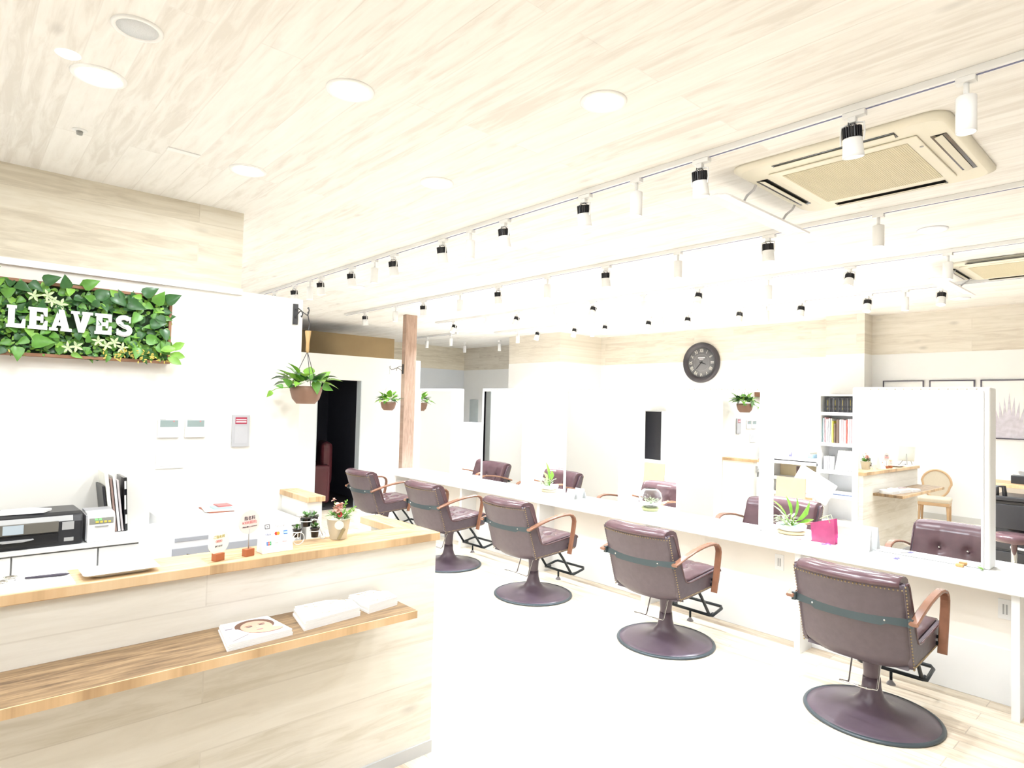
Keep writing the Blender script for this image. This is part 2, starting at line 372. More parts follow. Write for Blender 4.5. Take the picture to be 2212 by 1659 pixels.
# ================================================================== STYLING ISLAND
IX, IZ = 4.84, .797
isl = thing('styling_island', 'long white double-sided styling island with leg panels and beige back panel', 'styling counter', (IX, 4, 0))
loc(B(), isl).box(4.537, 5.143, -.6, 7.59, .72, IZ).make('counter_top', M_white, isl, .006)
for y in (-.5, .745, 1.985, 3.33, 4.67, 6.0, 7.5):
    loc(B(), isl).box(4.587, 5.09, y-.02, y+.02, 0, .72).make('leg_panel', M_white, isl)
loc(B(), isl).box(4.81, 4.87, -.6, 7.56, .33, .72).make('back_panel', M_beige, isl)
loc(B(), isl).box(4.795, 4.885, -.6, 7.56, 0, .335).make('plinth_box', M_white, isl, .004)

def outlet(y, z, lab):
    t = thing('wall_outlet', lab, 'outlet', (4.81, y, z), 0, 'outlets under the island top')
    B().box(-.006, 0, -.035, .035, -.06, .06).make('cover_plate', M_white, t, .002)
    B().box(-.008, -.006, -.012, -.004, -.03, .03).box(-.008, -.006, .004, .012, -.03, .03).make('socket_slots', M_greym, t)
    return t
outlet(.83, .57, 'white double wall outlet on beige panel right of the nearest salon chair')
outlet(2.22, .57, 'white wall outlet on beige panel left of the leg panel by the nearest chair')

# mirror blocks -----------------------------------------------------
def mirror_unit(y0, y1, lab, zt=1.745, rz=0):
    c = (y0+y1)/2; w = (y1-y0)/2
    t = thing('station_mirror', lab, 'mirror', (IX, c, IZ), rz, 'framed mirrors standing on the styling island')
    zt += .14-IZ      # height above the island top
    B().box(-.08, .08, -w-.045, w+.045, 0, zt+.035).make('frame_block', M_white, t, .012, 3)
    for s in (-1, 1):
        x0, x1 = sorted((s*.081, s*.0835))
        B().box(x0, x1, -w, w, .003, zt).make('mirror_pane', M_mirror, t)
        x0, x1 = sorted((s*.08, s*.087))
        mo = B()
        mo.box(x0, x1, -w-.014, -w, 0, zt+.012).box(x0, x1, w, w+.014, 0, zt+.012).box(x0, x1, -w, w, zt, zt+.012)
        mo.make('inner_moulding', M_white, t, .002)
    tr_ = B()
    n = int(2*w/.05)
    for s in (-1, 1):
        for k in range(n):
            yy = -w+.025+k*(2*w-.05)/(n-1)
            tr_.ball((s*.081, yy, zt+.024), .006, 8, 4)
            if k < n-1: tr_.box(*sorted((s*.08, s*.084)), yy+.012, yy+.038, zt+.021, zt+.027)
    tr_.make('carved_ornament', mat('aged_cream_carving', (.70, .66, .54), .6), t)
    return t
MT, MRZ = .17, 0
MY = [(6.463, 7.176), (5.125, 5.814), (3.76, 4.445), (2.366, 3.082), (.94, 1.644)]
ML = ['narrow white framed mirror beside the wooden post, farthest on the island', 'white framed mirror behind the second and third salon chairs from the post',
      'middle white framed mirror on the island, between two green potted plants', 'white framed mirror directly under the round wall clock',
      'largest nearest white framed mirror standing behind the nearest salon chair']
mirrors = [mirror_unit(a, b, l) for (a, b), l in zip(MY, ML)]
mirrors[4].rotation_euler = (0, math.radians(MT), math.radians(MRZ))      # stands very slightly askew

# ================================================================== SALON CHAIR
def lerp(a, b, t): return a+(b-a)*t
def salon_chair(name, label, group):
    t = thing(name, label, 'salon chair', (0, 0, 0), 0, group)
    # base
    bs = B().lathe([(.318, .006), (.316, .014), (.27, .021), (.20, .032), (.13, .047), (.085, .07), (.058, .105), (.046, .15), (.042, .20)], seg=64).make('base_plate', M_base, t)
    B().lathe([(.30, 0), (.326, 0), (.331, .006), (.328, .013), (.318, .017), (.312, .016), (.30, .004)], seg=64, caps=False).make('base_rim', M_rim, bs)
    B().lathe([(.040, .12), (.039, .22), (.044, .29), (.058, .345), (.068, .375)], seg=32).make('column', M_base, t)
    B().box(-.10, .12, -.09, .09, .365, .40).make('swivel_mount', M_blackm, t, .01)
    # backrest outer shell
    def xs(z): return -.232-.33*(z-.369)
    def backring(u):
        pts = []; N = 16
        for i in range(N+1):
            z0_ = .352+.035*u**4; z = z0_+(.80-z0_)*i/N; tuck = max(0, (.10-i/N)/.10)
            pts.append((xs(z)-.05*(1-u*u)+.035*tuck**2, .252*u, z-.0*tuck))
        for i in range(N, -1, -1):
            z = .36+(.79-.36)*i/N
            pts.append((xs(z)-.05*(1-u*u)+.05, .252*u, z))
        return pts
    bk = B().sweep(backring, 24).make('backrest', M_leather, t)
    # side panels (L shaped) with piping
    L = [(-.222, .375), (-.243, .40), (-.262, .46), (-.30, .58), (-.34, .70), (-.372, .79), (-.35, .80), (-.318, .80), (-.30, .78), (-.245, .66), (-.20, .555), (-.182, .515), (-.165, .49), (-.14, .478),
         (-.10, .476), (.05, .492), (.20, .508), (.235, .512), (.252, .505), (.26, .49), (.252, .44), (.243, .412), (.225, .402), (.05, .388), (-.12, .374)]
    for s in (-1, 1):
        sp = B().prism(L, s*.236, s*.258).make('side_panel', M_leather, t, .004)
        B().tube([(x, s*.258, z) for x, z in L[6:20]], .0055, 8).make('piping', M_rim if False else M_leather_hi, sp)
    nl = B()
    def nail(p): nl.ball(p, .0046, 6, 4)
    for s in (-1, 1):
        for k in range(27):
            z = .375+.016*k; nail((xs(z)+.008, s*.259, z))
        for k in range(29): x = -.215+.0158*k; nail((x, s*.259, .383+.075*(x+.232)*.8))
    for k in range(31):
        u = -1+2*k/30; nail((xs(.775)-.05*(1-u*u)-.002, .247*u, .775))
    nl.make('nail_trim', M_brass, t)
    # underside pan
    B().prism([(-.235, .366), (.24, .405), (.24, .43), (-.2, .43)], -.236, .236).make('seat_pan', M_leather, t)
    # seat cushion
    tf = [(-.06, -.08), (-.06, .08), (.08, -.08), (.08, .08)]
    def seatring(u):
        y = .234*u; pts = []; edge = 1-abs(u)**8
        N = 22
        for i in range(N+1):
            x = -.185+.435*i/N; z = .472+.045*(i/N)
            e2 = 1-abs(2*i/N-1)**8
            puff = .020*edge*e2+.006*math.sin(i*.9+u*3)*0
            for a, b in tf: puff -= .022*math.exp(-((x-a)**2+(y-b)**2)/.0009)
            for a in (-.08, .08): puff -= .004*math.exp(-((y-a)/.012)**2)
            for a in (-.06, .08): puff -= .004*math.exp(-((x-a)/.012)**2)
            pts.append((x, y, z+puff))
        pts += [(.268, y, .505), (.274, y, .47), (.266, y, .425), (.24, y, .418), (0, y, .41), (-.18, y, .40)]
        return pts
    sc = B().sweep(seatring, 36).make('seat_cushion', M_leather_hi, t)
    bt = B()
    for a, b in tf: bt.ball((a, b, .472+.045*(a+.185)/.435-.002), .009, 10, 6, .6)
    bt.make('button', M_leather_hi, sc)
    # back cushion, rolled over the top
    tb = [(.66, -.085), (.66, .085), (.55, -.085), (.55, .085)]
    def bcring(u):
        y = .238*u; off = -.05*(1-u*u); pts = []; edge = 1-abs(u)**8; N = 20
        for i in range(N+1):
            q = i/N; z = .47+.31*q; x = -.135-.335*(z-.47)+off
            puff = .018*edge
            for a, b in tb: puff -= .026*math.exp(-((z-a)**2+(y-b)**2)/.0009)
            for b in (-.085, .085): puff -= .005*math.exp(-((y-b)/.012)**2)
            pts.append((x+puff, y, z))
        tp = .012*edge
        pts += [(-.255+off, y, .808+tp*.6), (-.285+off, y, .824+tp*.7), (-.325+off, y, .828+tp*.6), (-.358+off, y, .822+tp*.4), (-.380+off, y, .806), (-.383+off, y, .790), (-.365+off, y, .782), (-.33+off, y, .782), (-.29+off, y, .70), (-.22+off, y, .47)]
        return pts
    bc = B().sweep(bcring, 36).make('back_cushion', M_leather_hi, t)
    bt = B()
    for a, b in tb: bt.ball((-.135-.335*(a-.47)-.05*(1-(b/.25)**2)+.002, b, a), .009, 10, 6)
    bt.make('button', M_chrome, bc)
    # arms
    A = [(-.345, .622), (-.30, .636), (-.22, .659), (-.12, .682), (-.02, .697), (.06, .703), (.11, .701), (.148, .690), (.172, .668), (.180, .640), (.176, .60), (.165, .54), (.150, .47), (.134, .40), (.128, .375)]
    for s in (-1, 1):
        ar = B().ribbon([(x, s*.287, z) for x, z in A], [.040]*6+[.044]*9, .018).make('armrest', M_arm, t)
        B().cyl((.150, s*.256, .45), (.150, s*.285, .45), .01, 10).cyl((.14, s*.256, .42), (.14, s*.285, .42), .01, 10).make('bolt', M_blackm, ar)
    # steel strap round the back
    def strapring(u):
        z0, z1 = .588, .636
        if abs(u) > .62: z0 = .600
        x = xs(.62)-.05*(1-u*u)-.004
        return [(x+.008, .27*u, z0), (x+.014, .27*u, z1), (x+.004, .27*u, z1), (x-.002, .27*u, z0)]
    st = B().sweep(strapring, 28, sm=False).make('back_strap', M_strap, t)
    sb = B()
    for u in (-.62, .62): sb.ball((xs(.615)-.05*(1-u*u)-.006, .27*u, .615), .006, 8, 5)
    sb.make('screw', M_chrome, st)
    B().box(-.335, -.31, .262, .282, .600, .640).make('strap_end', M_strap, t); B().box(-.335, -.31, -.282, -.262, .600, .640).make('strap_end', M_strap, t)
    # footrest
    fr = B()
    for s in (-1, 1): fr.tube([(.12, s*.15, .392), (.20, s*.15, .30), (.305, s*.15, .158), (.33, s*.15, .15), (.36, s*.15, .152)], .0105, 10)
    fr.tube([(.30, .155, .155), (.30, -.155, .155), (.315, -.17, .152), (.44, -.17, .178), (.46, -.155, .184), (.46, .155, .184), (.44, .17, .178), (.315, .17, .152)], .0105, 10, closed=True)
    fr.tube([(.305, 0, .152), (.305, 0, .10)], .008, 8)
    ft = fr.make('footrest', M_blackm, t)
    B().lathe([(.006, 0), (.010, -.008), (.022, -.022), (.024, -.028), (.012, -.03)], (.305, 0, .102), 16).make('foot_pad', mat('grey_pad', (.4, .38, .4), .4), ft)
    # pump lever (chrome)
    lv = B()
    for s in (-1, 1): lv.tube([(-.02, s*.058, .34), (-.055, s*.066, .335), (-.085, s*.068, .30), (-.125, s*.068, .195), (-.14, s*.068, .188), (-.16, s*.068, .196), (-.27, s*.062, .235)], .0048, 8)
    lv.tube([(-.27, .062, .235), (-.275, 0, .237), (-.27, -.062, .235)], .0048, 8)
    lv.make('pump_lever', M_chrome, t)
    return t
near_g, far_g = 'brown salon chairs on the near side of the island', 'brown salon chairs on the far side of the island'
c0 = salon_chair('salon_chair', 'nearest brown leather salon chair, in front of the largest mirror', near_g)
c0.location = (3.70, 1.205, 0)
for y, l in ((2.50, 'brown leather salon chair second nearest, in front of the mirror under the clock'),
             (3.816, 'middle brown leather salon chair in the near row of five'),
             (5.03, 'brown leather salon chair whose base is half hidden by the reception counter corner'),
             (6.27, 'farthest brown leather salon chair of the near row, beside the dark doorway')):
    fit(dup(c0, (3.71, y, 0), 0, l))
for y, l in ((2.45, 'far-side brown salon chair seen behind the pebble planter, between two mirrors'),
             (3.74, 'far-side brown salon chair seen behind the glass fishbowl'),
             (5.20, 'far-side brown salon chair behind the small pale plant on the island'),
             (6.55, 'far-side salon chair whose armrest shows between the two farthest mirrors')):
    fit(dup(c0, (5.19, y, 0), PI, l, far_g))

fit(c0)
# ================================================================== PLANTS
def foliage(parent, spec, name='foliage'):
    """spec: list of (material, list of leaf tuples)"""
    for m, leaves in spec:
        b = B()
        for lf in leaves: b.leaf(*lf)
        b.make(name, m, parent)
def hanging_plant(name, label, loc, bracket_dir, s=1, seed=1, cord=M_cord, handle=True):
    """loc = rim centre of the bowl; bracket reaches back along bracket_dir to its wall plate"""
    R = random.Random(seed)
    t = thing(name, label, 'hanging plant', loc, 0, 'hanging pothos plants')
    r = .105*s
    B().lathe([(.045*s, -.118*s), (.06*s, -.118*s), (.088*s, -.085*s), (r*.99, -.03*s), (r, 0), (r*.94, 0), (r*.9, -.02), (.01, -.022)], seg=40).make('bowl', M_pot, t)
    topz = .42*s
    sb = B()
    for k in range(3):
        a = 2*PI*k/3+.4
        sb.tube([(r*.96*math.cos(a), r*.96*math.sin(a), 0), (0, 0, .235*s if handle else .27*s)], .0022, 6)
    sb.make('hanger_wire', cord, t)
    if handle: B().lathe([(.004, .225*s), (.012, .24*s), (.011, .29*s), (.02, .37*s), (.018, .375*s)], seg=16).make('wooden_grip', mat('tan_wood_grip', (.52, .33, .14), .5), t)
    hk = B()
    hk.tube([(0, 0, .372*s if handle else .25*s)]+[(.018*math.sin(q)*math.cos(.8), .018*math.sin(q)*math.sin(.8), .372*s+.13*s*q/4.7) for q in (0.8, 1.6, 2.4, 3.1, 3.9, 4.7)], .0032, 7).make('hook', cord, t)
    spec = {M_leafA: [], M_leafB: [], M_leafC: []}
    for k in range(46):
        a = R.uniform(0, 2*PI); el = R.uniform(-.15, 1.3); rad = R.uniform(.02, .09)*s
        base = (rad*math.cos(a), rad*math.sin(a), R.uniform(.0, .05)*s)
        d = (math.cos(a)*math.cos(el), math.sin(a)*math.cos(el), math.sin(el)*.8)
        st = R.uniform(.02, .07)*s
        base = tuple(base[i]+d[i]*st for i in range(3))
        m = R.choice((M_leafA, M_leafC, M_leafC, M_leafB))
        spec[m].append((base, d, (-d[0]*.3, -d[1]*.3, 1), R.uniform(.065, .11)*s, R.uniform(.055, .08)*s, .3, 'heart'))
    foliage(t, list(spec.items()))
    return t
h1 = hanging_plant('hanging_plant', 'large hanging pothos in a brown bowl on the corner of the cream wall', (1.768, 4.06, 1.825), None, 1, 3)
tr_ = B(); vine = [(-.07, -.03, .02), (-.11, -.03, -.01), (-.16, -.035, -.015), (-.21, -.04, -.02), (-.25, -.05, -.04)]
tr_.tube(vine, .0025, 6).make('vine_stem', M_leafC, h1)
foliage(h1, [(M_leafA, [((-.12, -.03, 0), (-.6, -.2, .5), (0, -1, .4), .075, .055, .2, 'heart'), ((-.17, -.035, -.01), (-.9, 0, .15), (0, -1, .5), .05, .035, .2, 'heart'),
              ((.09, -.05, 0), (.8, -.3, -.2), (0, -1, .5), .08, .06, .2, 'heart'), ((.02, -.09, .03), (.1, -.4, -1), (0, -1, .2), .09, .07, .1, 'heart')]),
             (M_leafC, [((-.25, -.05, -.04), (-.4, 0, -.6), (0, -1, 0), .05, .035, .2, 'heart'), ((.1, 0, .05), (.6, -.2, .6), (0, -1, .5), .09, .06, .2, 'heart')])])
br = thing('plant_bracket', 'black iron bracket screwed to the cream wall holding the large hanging plant', 'bracket', (1.785, 4.33, 2.34))
B().box(-.018, .018, -.012, 0, -.073, .073).make('wall_plate', M_cord, br, .002)
ab = B()
ab.tube([(0, -.012, .035), (0, -.06, .035), (0, -.11, .012), (0, -.15, -.005), (-.005, -.2, -.02), (-.012, -.235, -.03), (-.016, -.262, -.022), (-.017, -.275, -.0), (-.017, -.262, .02), (-.017, -.25, .015)], .0042, 8)
ab.tube([(0, -.012, -.03), (0, -.04, -.005), (0, -.08, .012), (0, -.115, .01), (0, -.13, -.012), (0, -.115, -.03), (0, -.105, -.022)], .0042, 8)
ab.make('scroll_arm', M_cord, br)
h2 = hanging_plant('hanging_plant', 'smaller-looking hanging pothos beside the wooden post, far behind the counter', (4.495, 7.59, 1.728), None, 1.0, 9, cord=mat('pale_wire', (.5, .5, .5), .4), handle=False)
B().lathe([(.005, .26), (.012, .27), (.012, .33), (.016, .37), (.01, .375)], seg=12).make('grip', M_white, h2)
br = thing('plant_bracket', 'dark iron scroll bracket on the wooden post holding the far hanging plant', 'bracket', (4.75, 7.645, 2.20))
B().box(-.01, 0, -.012, .012, -.07, .07).make('wall_plate', M_cord, br)
B().tube([(-.01, 0, .03), (-.06, -.01, .035), (-.12, -.025, .01), (-.17, -.04, -.01), (-.22, -.05, -.02), (-.245, -.054, -.005), (-.25, -.055, .02), (-.238, -.053, .03)], .004, 8).tube([(-.01, 0, -.04), (-.05, -.01, -.01), (-.10, -.02, 0.01), (-.13, -.028, -.01), (-.12, -.025, -.03)], .004, 8).make('scroll_arm', M_cord, br)

# ------------------------------------------------------------------ sign made of plants
sgn = thing('plant_sign', 'living wall box of green leaves with white letters reading LEAVES', 'sign', (.485, 4.33, 2.0))
def sl(b): b.m = Matrix.Translation(-sgn.location); return b
sb = sl(B()); sb.box(-.01, .98, 4.25, 4.33, 1.795, 1.812).box(-.01, .98, 4.25, 4.33, 2.19, 2.207).box(-.01, .006, 4.25, 4.33, 1.812, 2.19).box(.964, .98, 4.25, 4.33, 1.812, 2.19)
sb.make('planter_box', M_brownw, sgn, .002)
sl(B()).box(.006, .964, 4.29, 4.325, 1.812, 2.19).make('backing', mat('dark_soil', (.03, .06, .025), .9), sgn)
R = random.Random(5)
sp_ = {M_leafA: [], M_leafB: [], M_leafC: [], M_leafD: [], M_yel: []}
def fl(x, z, y, L, Wd, m, kind='heart', up=None, ang=None):
    a = R.uniform(0, 2*PI) if ang is None else ang
    d = Vector((math.cos(a), -R.uniform(.1, .6), math.sin(a))); o = sgn.location
    sp_[m].append(((x-o.x, y-o.y, z-o.z), d, up or (R.uniform(-.3, .3), -1, R.uniform(-.1, .5)), L, Wd, R.uniform(.05, .4), kind))
for k in range(950):   # small ground cover
    x = R.uniform(.01, .96); z = R.uniform(1.81, 2.19)
    if z > 1.96 and R.random() < .45: continue
    fl(x, z, R.uniform(4.245, 4.28), R.uniform(.012, .03), R.uniform(.010, .024), R.choice((M_leafC, M_leafA, M_leafC, M_leafB)), R.choice(('round', 'oval')))
for k in range(400):
    x = R.uniform(.0, .97); z = R.uniform(1.82, 2.19)
    fl(x, z, R.uniform(4.235, 4.285), R.uniform(.035, .065), R.uniform(.03, .05), R.choice((M_leafA, M_leafA, M_leafB, M_leafB, M_leafC)))
for x, z, L in ((.1, 2.20, .10), (.05, 2.16, .11), (.28, 2.19, .09), (.34, 2.2, .11), (.44, 2.18, .10), (.52, 2.2, .11), (.58, 2.15, .12), (.66, 2.17, .12), (.74, 2.14, .12), (.82, 2.19, .12), (.88, 2.15, .12), (.94, 2.17, .12),
                (.9, 2.08, .1), (.86, 2.02, .11), (.80, 2.08, .1), (.93, 2.0, .1), (.17, 2.11, .09), (.22, 2.17, .1), (.05, 1.9, .12), (.1, 1.85, .11), (.3, 1.87, .13), (.24, 1.84, .1), (.84, 1.93, .11), (.9, 1.9, .12), (.80, 1.88, .1), (.02, 2.05, .1), (.95, 1.93, .09)):
    fl(x, z, 4.235, L*.8, L*.62, R.choice((M_leafA, M_leafB)), 'heart', ang=R.uniform(-.6, 1.8) if z > 2.1 else R.uniform(-2.2, .5))
for x, z in ((.38, 2.10), (.42, 2.09), (.30, 2.12), (.36, 2.13), (.12, 1.93), (.02, 1.95), (.60, 1.90), (.64, 1.88), (.68, 1.9), (.72, 1.87), (.5, 1.86), (.46, 1.85)):
    for q in range(5): fl(x, z, 4.225, .035, .016, M_leafD, 'oval', ang=q*1.256+x*9)
for k in range(90):
    x = R.choice((R.gauss(.06, .05), R.gauss(.72, .06), R.gauss(.86, .05))); x = min(.97, max(0, x)); fl(x, R.uniform(1.80, 1.86), 4.22, .018, .009, M_yel, 'oval')
for x, z, a in ((.97, 1.85, -.15), (.96, 1.83, -.5), (.92, 1.87, .3), (.975, 1.88, .6)): fl(x, z, 4.22, .085, .05, M_leafC, 'blade', ang=a)
for k, (m, lv) in enumerate(sp_.items()):
    b = B()
    for l_ in lv: b.leaf(*l_)
    b.make('foliage', m, sgn)
sl(B()).tube([(.95, 4.22, 1.81), (.99, 4.21, 1.795), (1.03, 4.2, 1.80)], .003, 6).make('sprig', M_yel, sgn)
def letter(ch, x, w, z0=1.94, h=.118, dz=0):
    b = B(); s = .029; g = .016
    b.m = Matrix.Translation((x-.485, 4.222-4.33, z0-2.0+dz))
    n_ = [0]
    def dd(): n_[0] += 1; return -.0006*n_[0]
    P = lambda *q: b.prism([(u*w, v*h) for u, v in q], dd(), .016)
    X = lambda x0, x1, z0_, z1: b.box(x0*w, x1*w, dd(), .016, z0_*h, z1*h)
    if ch in 'LE':
        X(.08, .43, 0, 1); X(0, .52, .0, .14); X(0, .52, .86, 1)
        X(.38, 1, 0, .19); P((1, 0), (1, .42), (.86, .42), (.76, .19), (.76, 0))
        if ch == 'E':
            X(.38, .98, .81, 1); P((.98, 1), (.98, .62), (.84, .62), (.76, .81), (.76, 1)); X(.38, .72, .41, .59); X(.64, .78, .31, .69)
    elif ch in 'AV':
        f = (lambda v: v) if ch == 'A' else (lambda v: 1-v)
        def Q(*q): b.prism([(u*w, f(v)*h) for u, v in q], dd(), .016)
        Q((.05, 0), (.24, 0), (.55, .84), (.52, 1), (.36, 1)); Q((.57, 0), (.94, 0), (.63, 1), (.36, 1), (.40, .80)); Q((-.02, 0), (.38, 0), (.38, .13), (-.02, .13)); Q((.50, 0), (1.02, 0), (1.02, .13), (.50, .13))
        if ch == 'A': Q((.24, .25), (.70, .25), (.66, .40), (.28, .40))
    else:
        pts = []
        for i in range(25):
            q = i/24
            if q < .5: a = .35+q*2*(4.5-.35); c = (.5, .735); rx, rz = .33, .185; p = (c[0]+rx*math.cos(a), c[1]+rz*math.sin(a))
            else: a = 1.45-(q-.5)*2*(4.3); c = (.5, .285); rx, rz = .37, .20; p = (c[0]+rx*math.cos(a), c[1]+rz*math.sin(a))
            pts.append((p[0]*w, .008, p[1]*h))
        b.ribbon(pts, [.016]*25, .028, (0, 1, 0))
        X(.80, .90, .66, .96); X(.08, .18, .04, .34)
    o = b.make('letter', M_white, sgn); o['label'] = 'white serif letter '+ch
for ch, x, w in (('L', .189, .080), ('E', .279, .085), ('A', .374, .098), ('V', .470, .098), ('E', .581, .082), ('S', .682, .084)): letter(ch, x, w)

sgn.location.z += .14
# ------------------------------------------------------------------ wall fittings beside the sign
def thermo(x, lab):
    t = thing('wall_controller', lab, 'wall controller', (x, 4.33, 1.536), 0, 'air conditioning controllers on the cream wall')
    B().box(-.06, .06, -.02, 0, -.058, .058).make('housing', M_white, t, .004)
    B().box(-.05, .05, -.0215, -.019, .008, .05).make('display', M_lcd, t)
    B().box(-.052, -.02, -.0215, -.0195, .052, .055).make('badge', M_greym, t)
    B().box(.022, .03, -.0225, -.0214, .040, .046).make('status_light', M_inkr, t)
thermo(1.004, 'left one of two square air conditioning controllers on the cream wall')
thermo(1.157, 'right one of two square air conditioning controllers, next to the grey panel')
t = thing('alarm_panel', 'grey metal panel with a dark red label right of the two controllers', 'panel', (1.438, 4.33, 1.516))
B().box(-.056, .056, -.018, 0, -.105, .105).make('housing', M_steel if False else mat('light_grey_steel', (.48, .48, .50), .4), t, .002)
B().box(-.038, .036, -.0195, -.0175, .046, .09).make('red_label', M_red, t)
B().box(-.034, .032, -.0205, -.0193, .071, .077).box(-.034, .032, -.0205, -.0193, .056, .063).make('label_lines', M_paper, t)
B().box(-.04, .04, -.0188, -.0175, -.08, .03).make('cover_door', mat('light_grey_steel2', (.52, .52, .54), .4), t)
t = thing('light_switch', 'wide white switch plate with three rockers below the controllers', 'switch', (1.02, 4.33, 1.345))
B().box(-.08, .08, -.01, 0, -.06, .06).make('cover_plate', M_white, t, .003)
for x in (-.04, 0, .04): B().box(x-.014, x+.014, -.014, -.009, -.045, .045).make('rocker', mat('grey_white_rocker', (.74, .74, .75), .4), t, .002)

# ------------------------------------------------------------------ back credenza with printer etc.
cr = thing('back_cabinet', 'low white cabinet with flush doors running along the cream wall', 'cabinet', (.3, 4.1, 0))
loc(B(), cr).box(-1.2, 1.71, 3.87, 4.328, .94, .965).make('cabinet_top', M_white, cr, .003)
loc(B(), cr).box(-1.18, 1.70, 3.90, 4.325, .06, .94).make('carcass', mat('cabinet_carcass', (.55, .55, .55), .6), cr)
loc(B(), cr).box(-1.15, 1.67, 3.95, 4.3, 0, .06).make('kick_board', M_greym, cr)
for k in range(8):
    x0 = -1.18+.355*k+.003; x1 = min(1.70, x0+.348)
    loc(B(), cr).box(x0, x1, 3.88, 3.9, .08, .932).make('door', M_white, cr, .002)
pr = thing('printer', 'black inkjet printer with tilted screen on the white cabinet', 'printer', (.28, 4.05, .965), 0)
bd = B(); bd.prism([(-.17, 0), (.17, 0), (.17, .155), (-.12, .165), (-.155, .15), (-.17, .12)], -.255, .245, 'YZ').make('body', M_black, pr, .012, 3)
B().prism([(-.1715, .125), (-.158, .150), (-.1575, .1485), (-.1705, .1235)], -.2, .2, 'YZ').make('lid_seam', M_greym, pr)
B().box(-.19, .14, -.180, -.1705, .075, .128).make('control_panel', mat('dark_grey_panel', (.14, .13, .11), .3), pr, .002)
B().box(-.08, 0, -.1825, -.1795, .08, .124).make('screen', mat('bluish_screen', (.45, .52, .58), .15), pr)
B().box(-.19, .14, -.178, -.1705, .022, .068).make('paper_slot', M_gloss, pr)
B().prism([(-.10, .052), (.04, .052), (.0, .045), (-.08, .045)], -.21, -.178).make('output_tray', M_greym, pr)
B().box(.155, .205, -.173, -.1695, .08, .12).make('memory_card_slot', M_greym, pr); B().box(.165, .205, -.173, -.1695, .022, .04).make('badge', M_greym, pr)
tag(B().prism([(.17, 3.93), (.36, 3.92), (.40, 3.99), (.33, 4.06), (.20, 4.05)], 1.1325, 1.143, 'XY').make('paper_note', M_paper, None), 'white sheet of paper lying on top of the black printer', 'paper')
rc2 = thing('receipt_printer', 'small white label printer with green lights right of the black printer', 'printer', (.605, 3.98, .965))
B().prism([(-.10, 0), (.10, 0), (.10, .15), (-.07, .15), (-.10, .125)], -.062, .062, 'YZ').make('body', M_white, rc2, .006)
B().box(-.062, .062, -.0, .10, .145, .152).box(-.068, -.062, -.09, .09, .01, .14).make('side_cover', mat('grey_side', (.4, .4, .42), .5), rc2)  # grey plates on the left side and rear top
B().box(-.055, .052, -.1035, -.0995, .095, .125).make('button_panel', mat('grey_buttons', (.30, .30, .27), .4), rc2)
B().box(-.03, -.02, -.106, -.103, .115, .121).box(-.012, -.002, -.106, -.103, .115, .121).make('status_light', mat('green_led', (.1, .9, .1), .4, emit=2), rc2)
B().box(-.028, -.014, -.106, -.103, .099, .109).box(-.008, .004, -.106, -.103, .099, .109).box(.01, .022, -.106, -.103, .099, .109).box(.028, .04, -.106, -.103, .099, .109).make('key', mat('yellow_key', (.7, .6, .1), .4), rc2)
B().box(-.03, .03, -.106, -.1, .08, .084).make('paper_slot', M_greym, rc2)
# files leaning on the wall
fx = .665
for k, (th, h, m, tilt, lab) in enumerate(((.012, .26, M_black, .10, 'thin black file, first in the row leaning beside the label printer'), (.018, .335, M_creamc, .16, 'tallest cream file leaning beside the label printer'),
        (.01, .30, mat('brown_file', (.30, .2, .17), .6), .14, 'narrow brown file leaning among the white files'), (.012, .315, M_paper, .14, 'white file leaning right of the narrow brown file'),
        (.01, .29, mat('grey_file', (.55, .5, .5), .6), .12, 'thin grey file leaning left of the black and white folder'))):
    o = B().box(0, th, -.10, .11, 0, h).make('file_folder', m, None, .002); o.location = (fx, 4.20, .965+.003); o.rotation_euler = (0, -.125, 0); fx += th+.005
    tag(o, lab, 'file', 'files standing on the white cabinet')
o = B().box(0, .016, -.1, .11, 0, .30).make('file_box', M_gloss, None, .002); o.location = (.750, 4.20, .968); o.rotation_euler = (0, -.05, 0)
tag(o, 'black and white patterned folder, rightmost of the leaning files', 'file', 'files standing on the white cabinet')
B().box(.003, .012, -.1015, -.10, .235, .28).box(.002, .01, -.1015, -.10, .12, .2).box(.005, .014, -.1015, -.10, .04, .09).make('spine_print', M_creamc, o)
# white box of papers on the credenza
t = thing('document_box', 'white box heaped with papers on the cabinet behind the monitor', 'box', (1.13, 4.05, .965))
B().box(-.24, .25, -.14, .14, 0, .085).make('box_body', M_paper, t, .004)
B().box(.02, .16, -.12, .1, .085, .092).make('brown_card', mat('brown_card', (.35, .12, .07), .6), t)
B().prism([(.0, -.1), (.16, -.13), (.2, .05), (.03, .09)], .092, .098, 'XY').make('loose_paper', M_creamc, t)
B().box(.06, .16, -.08, .02, .098, .106).make('leaflet', mat('teal_leaflet', (.4, .6, .6), .5), t); B().box(.09, .17, -.05, .05, .106, .113).make('leaflet', mat('red_leaflet', (.6, .2, .2), .5), t)
# clipboard on the desk side
cbd = thing('clipboard', 'open notebook on an oak board on the desk behind the card sign', 'notebook', (1.38, 2.86, .726), .1)
B().box(-.17, .17, -.13, .15, 0, .03).make('board', M_oak, cbd, .003)
B().box(-.15, .15, -.11, .14, .031, .045).make('pages', M_paper, cbd, .004)
B().tube([(-.15, .02, .05), (-.05, .03, .056), (.03, .02, .052), (.06, 0, .055)], .003, 6).tube([(0, .12, .048), (.1, .12, .055), (.14, .10, .06)], .004, 6).make('cord', M_cord, cbd)
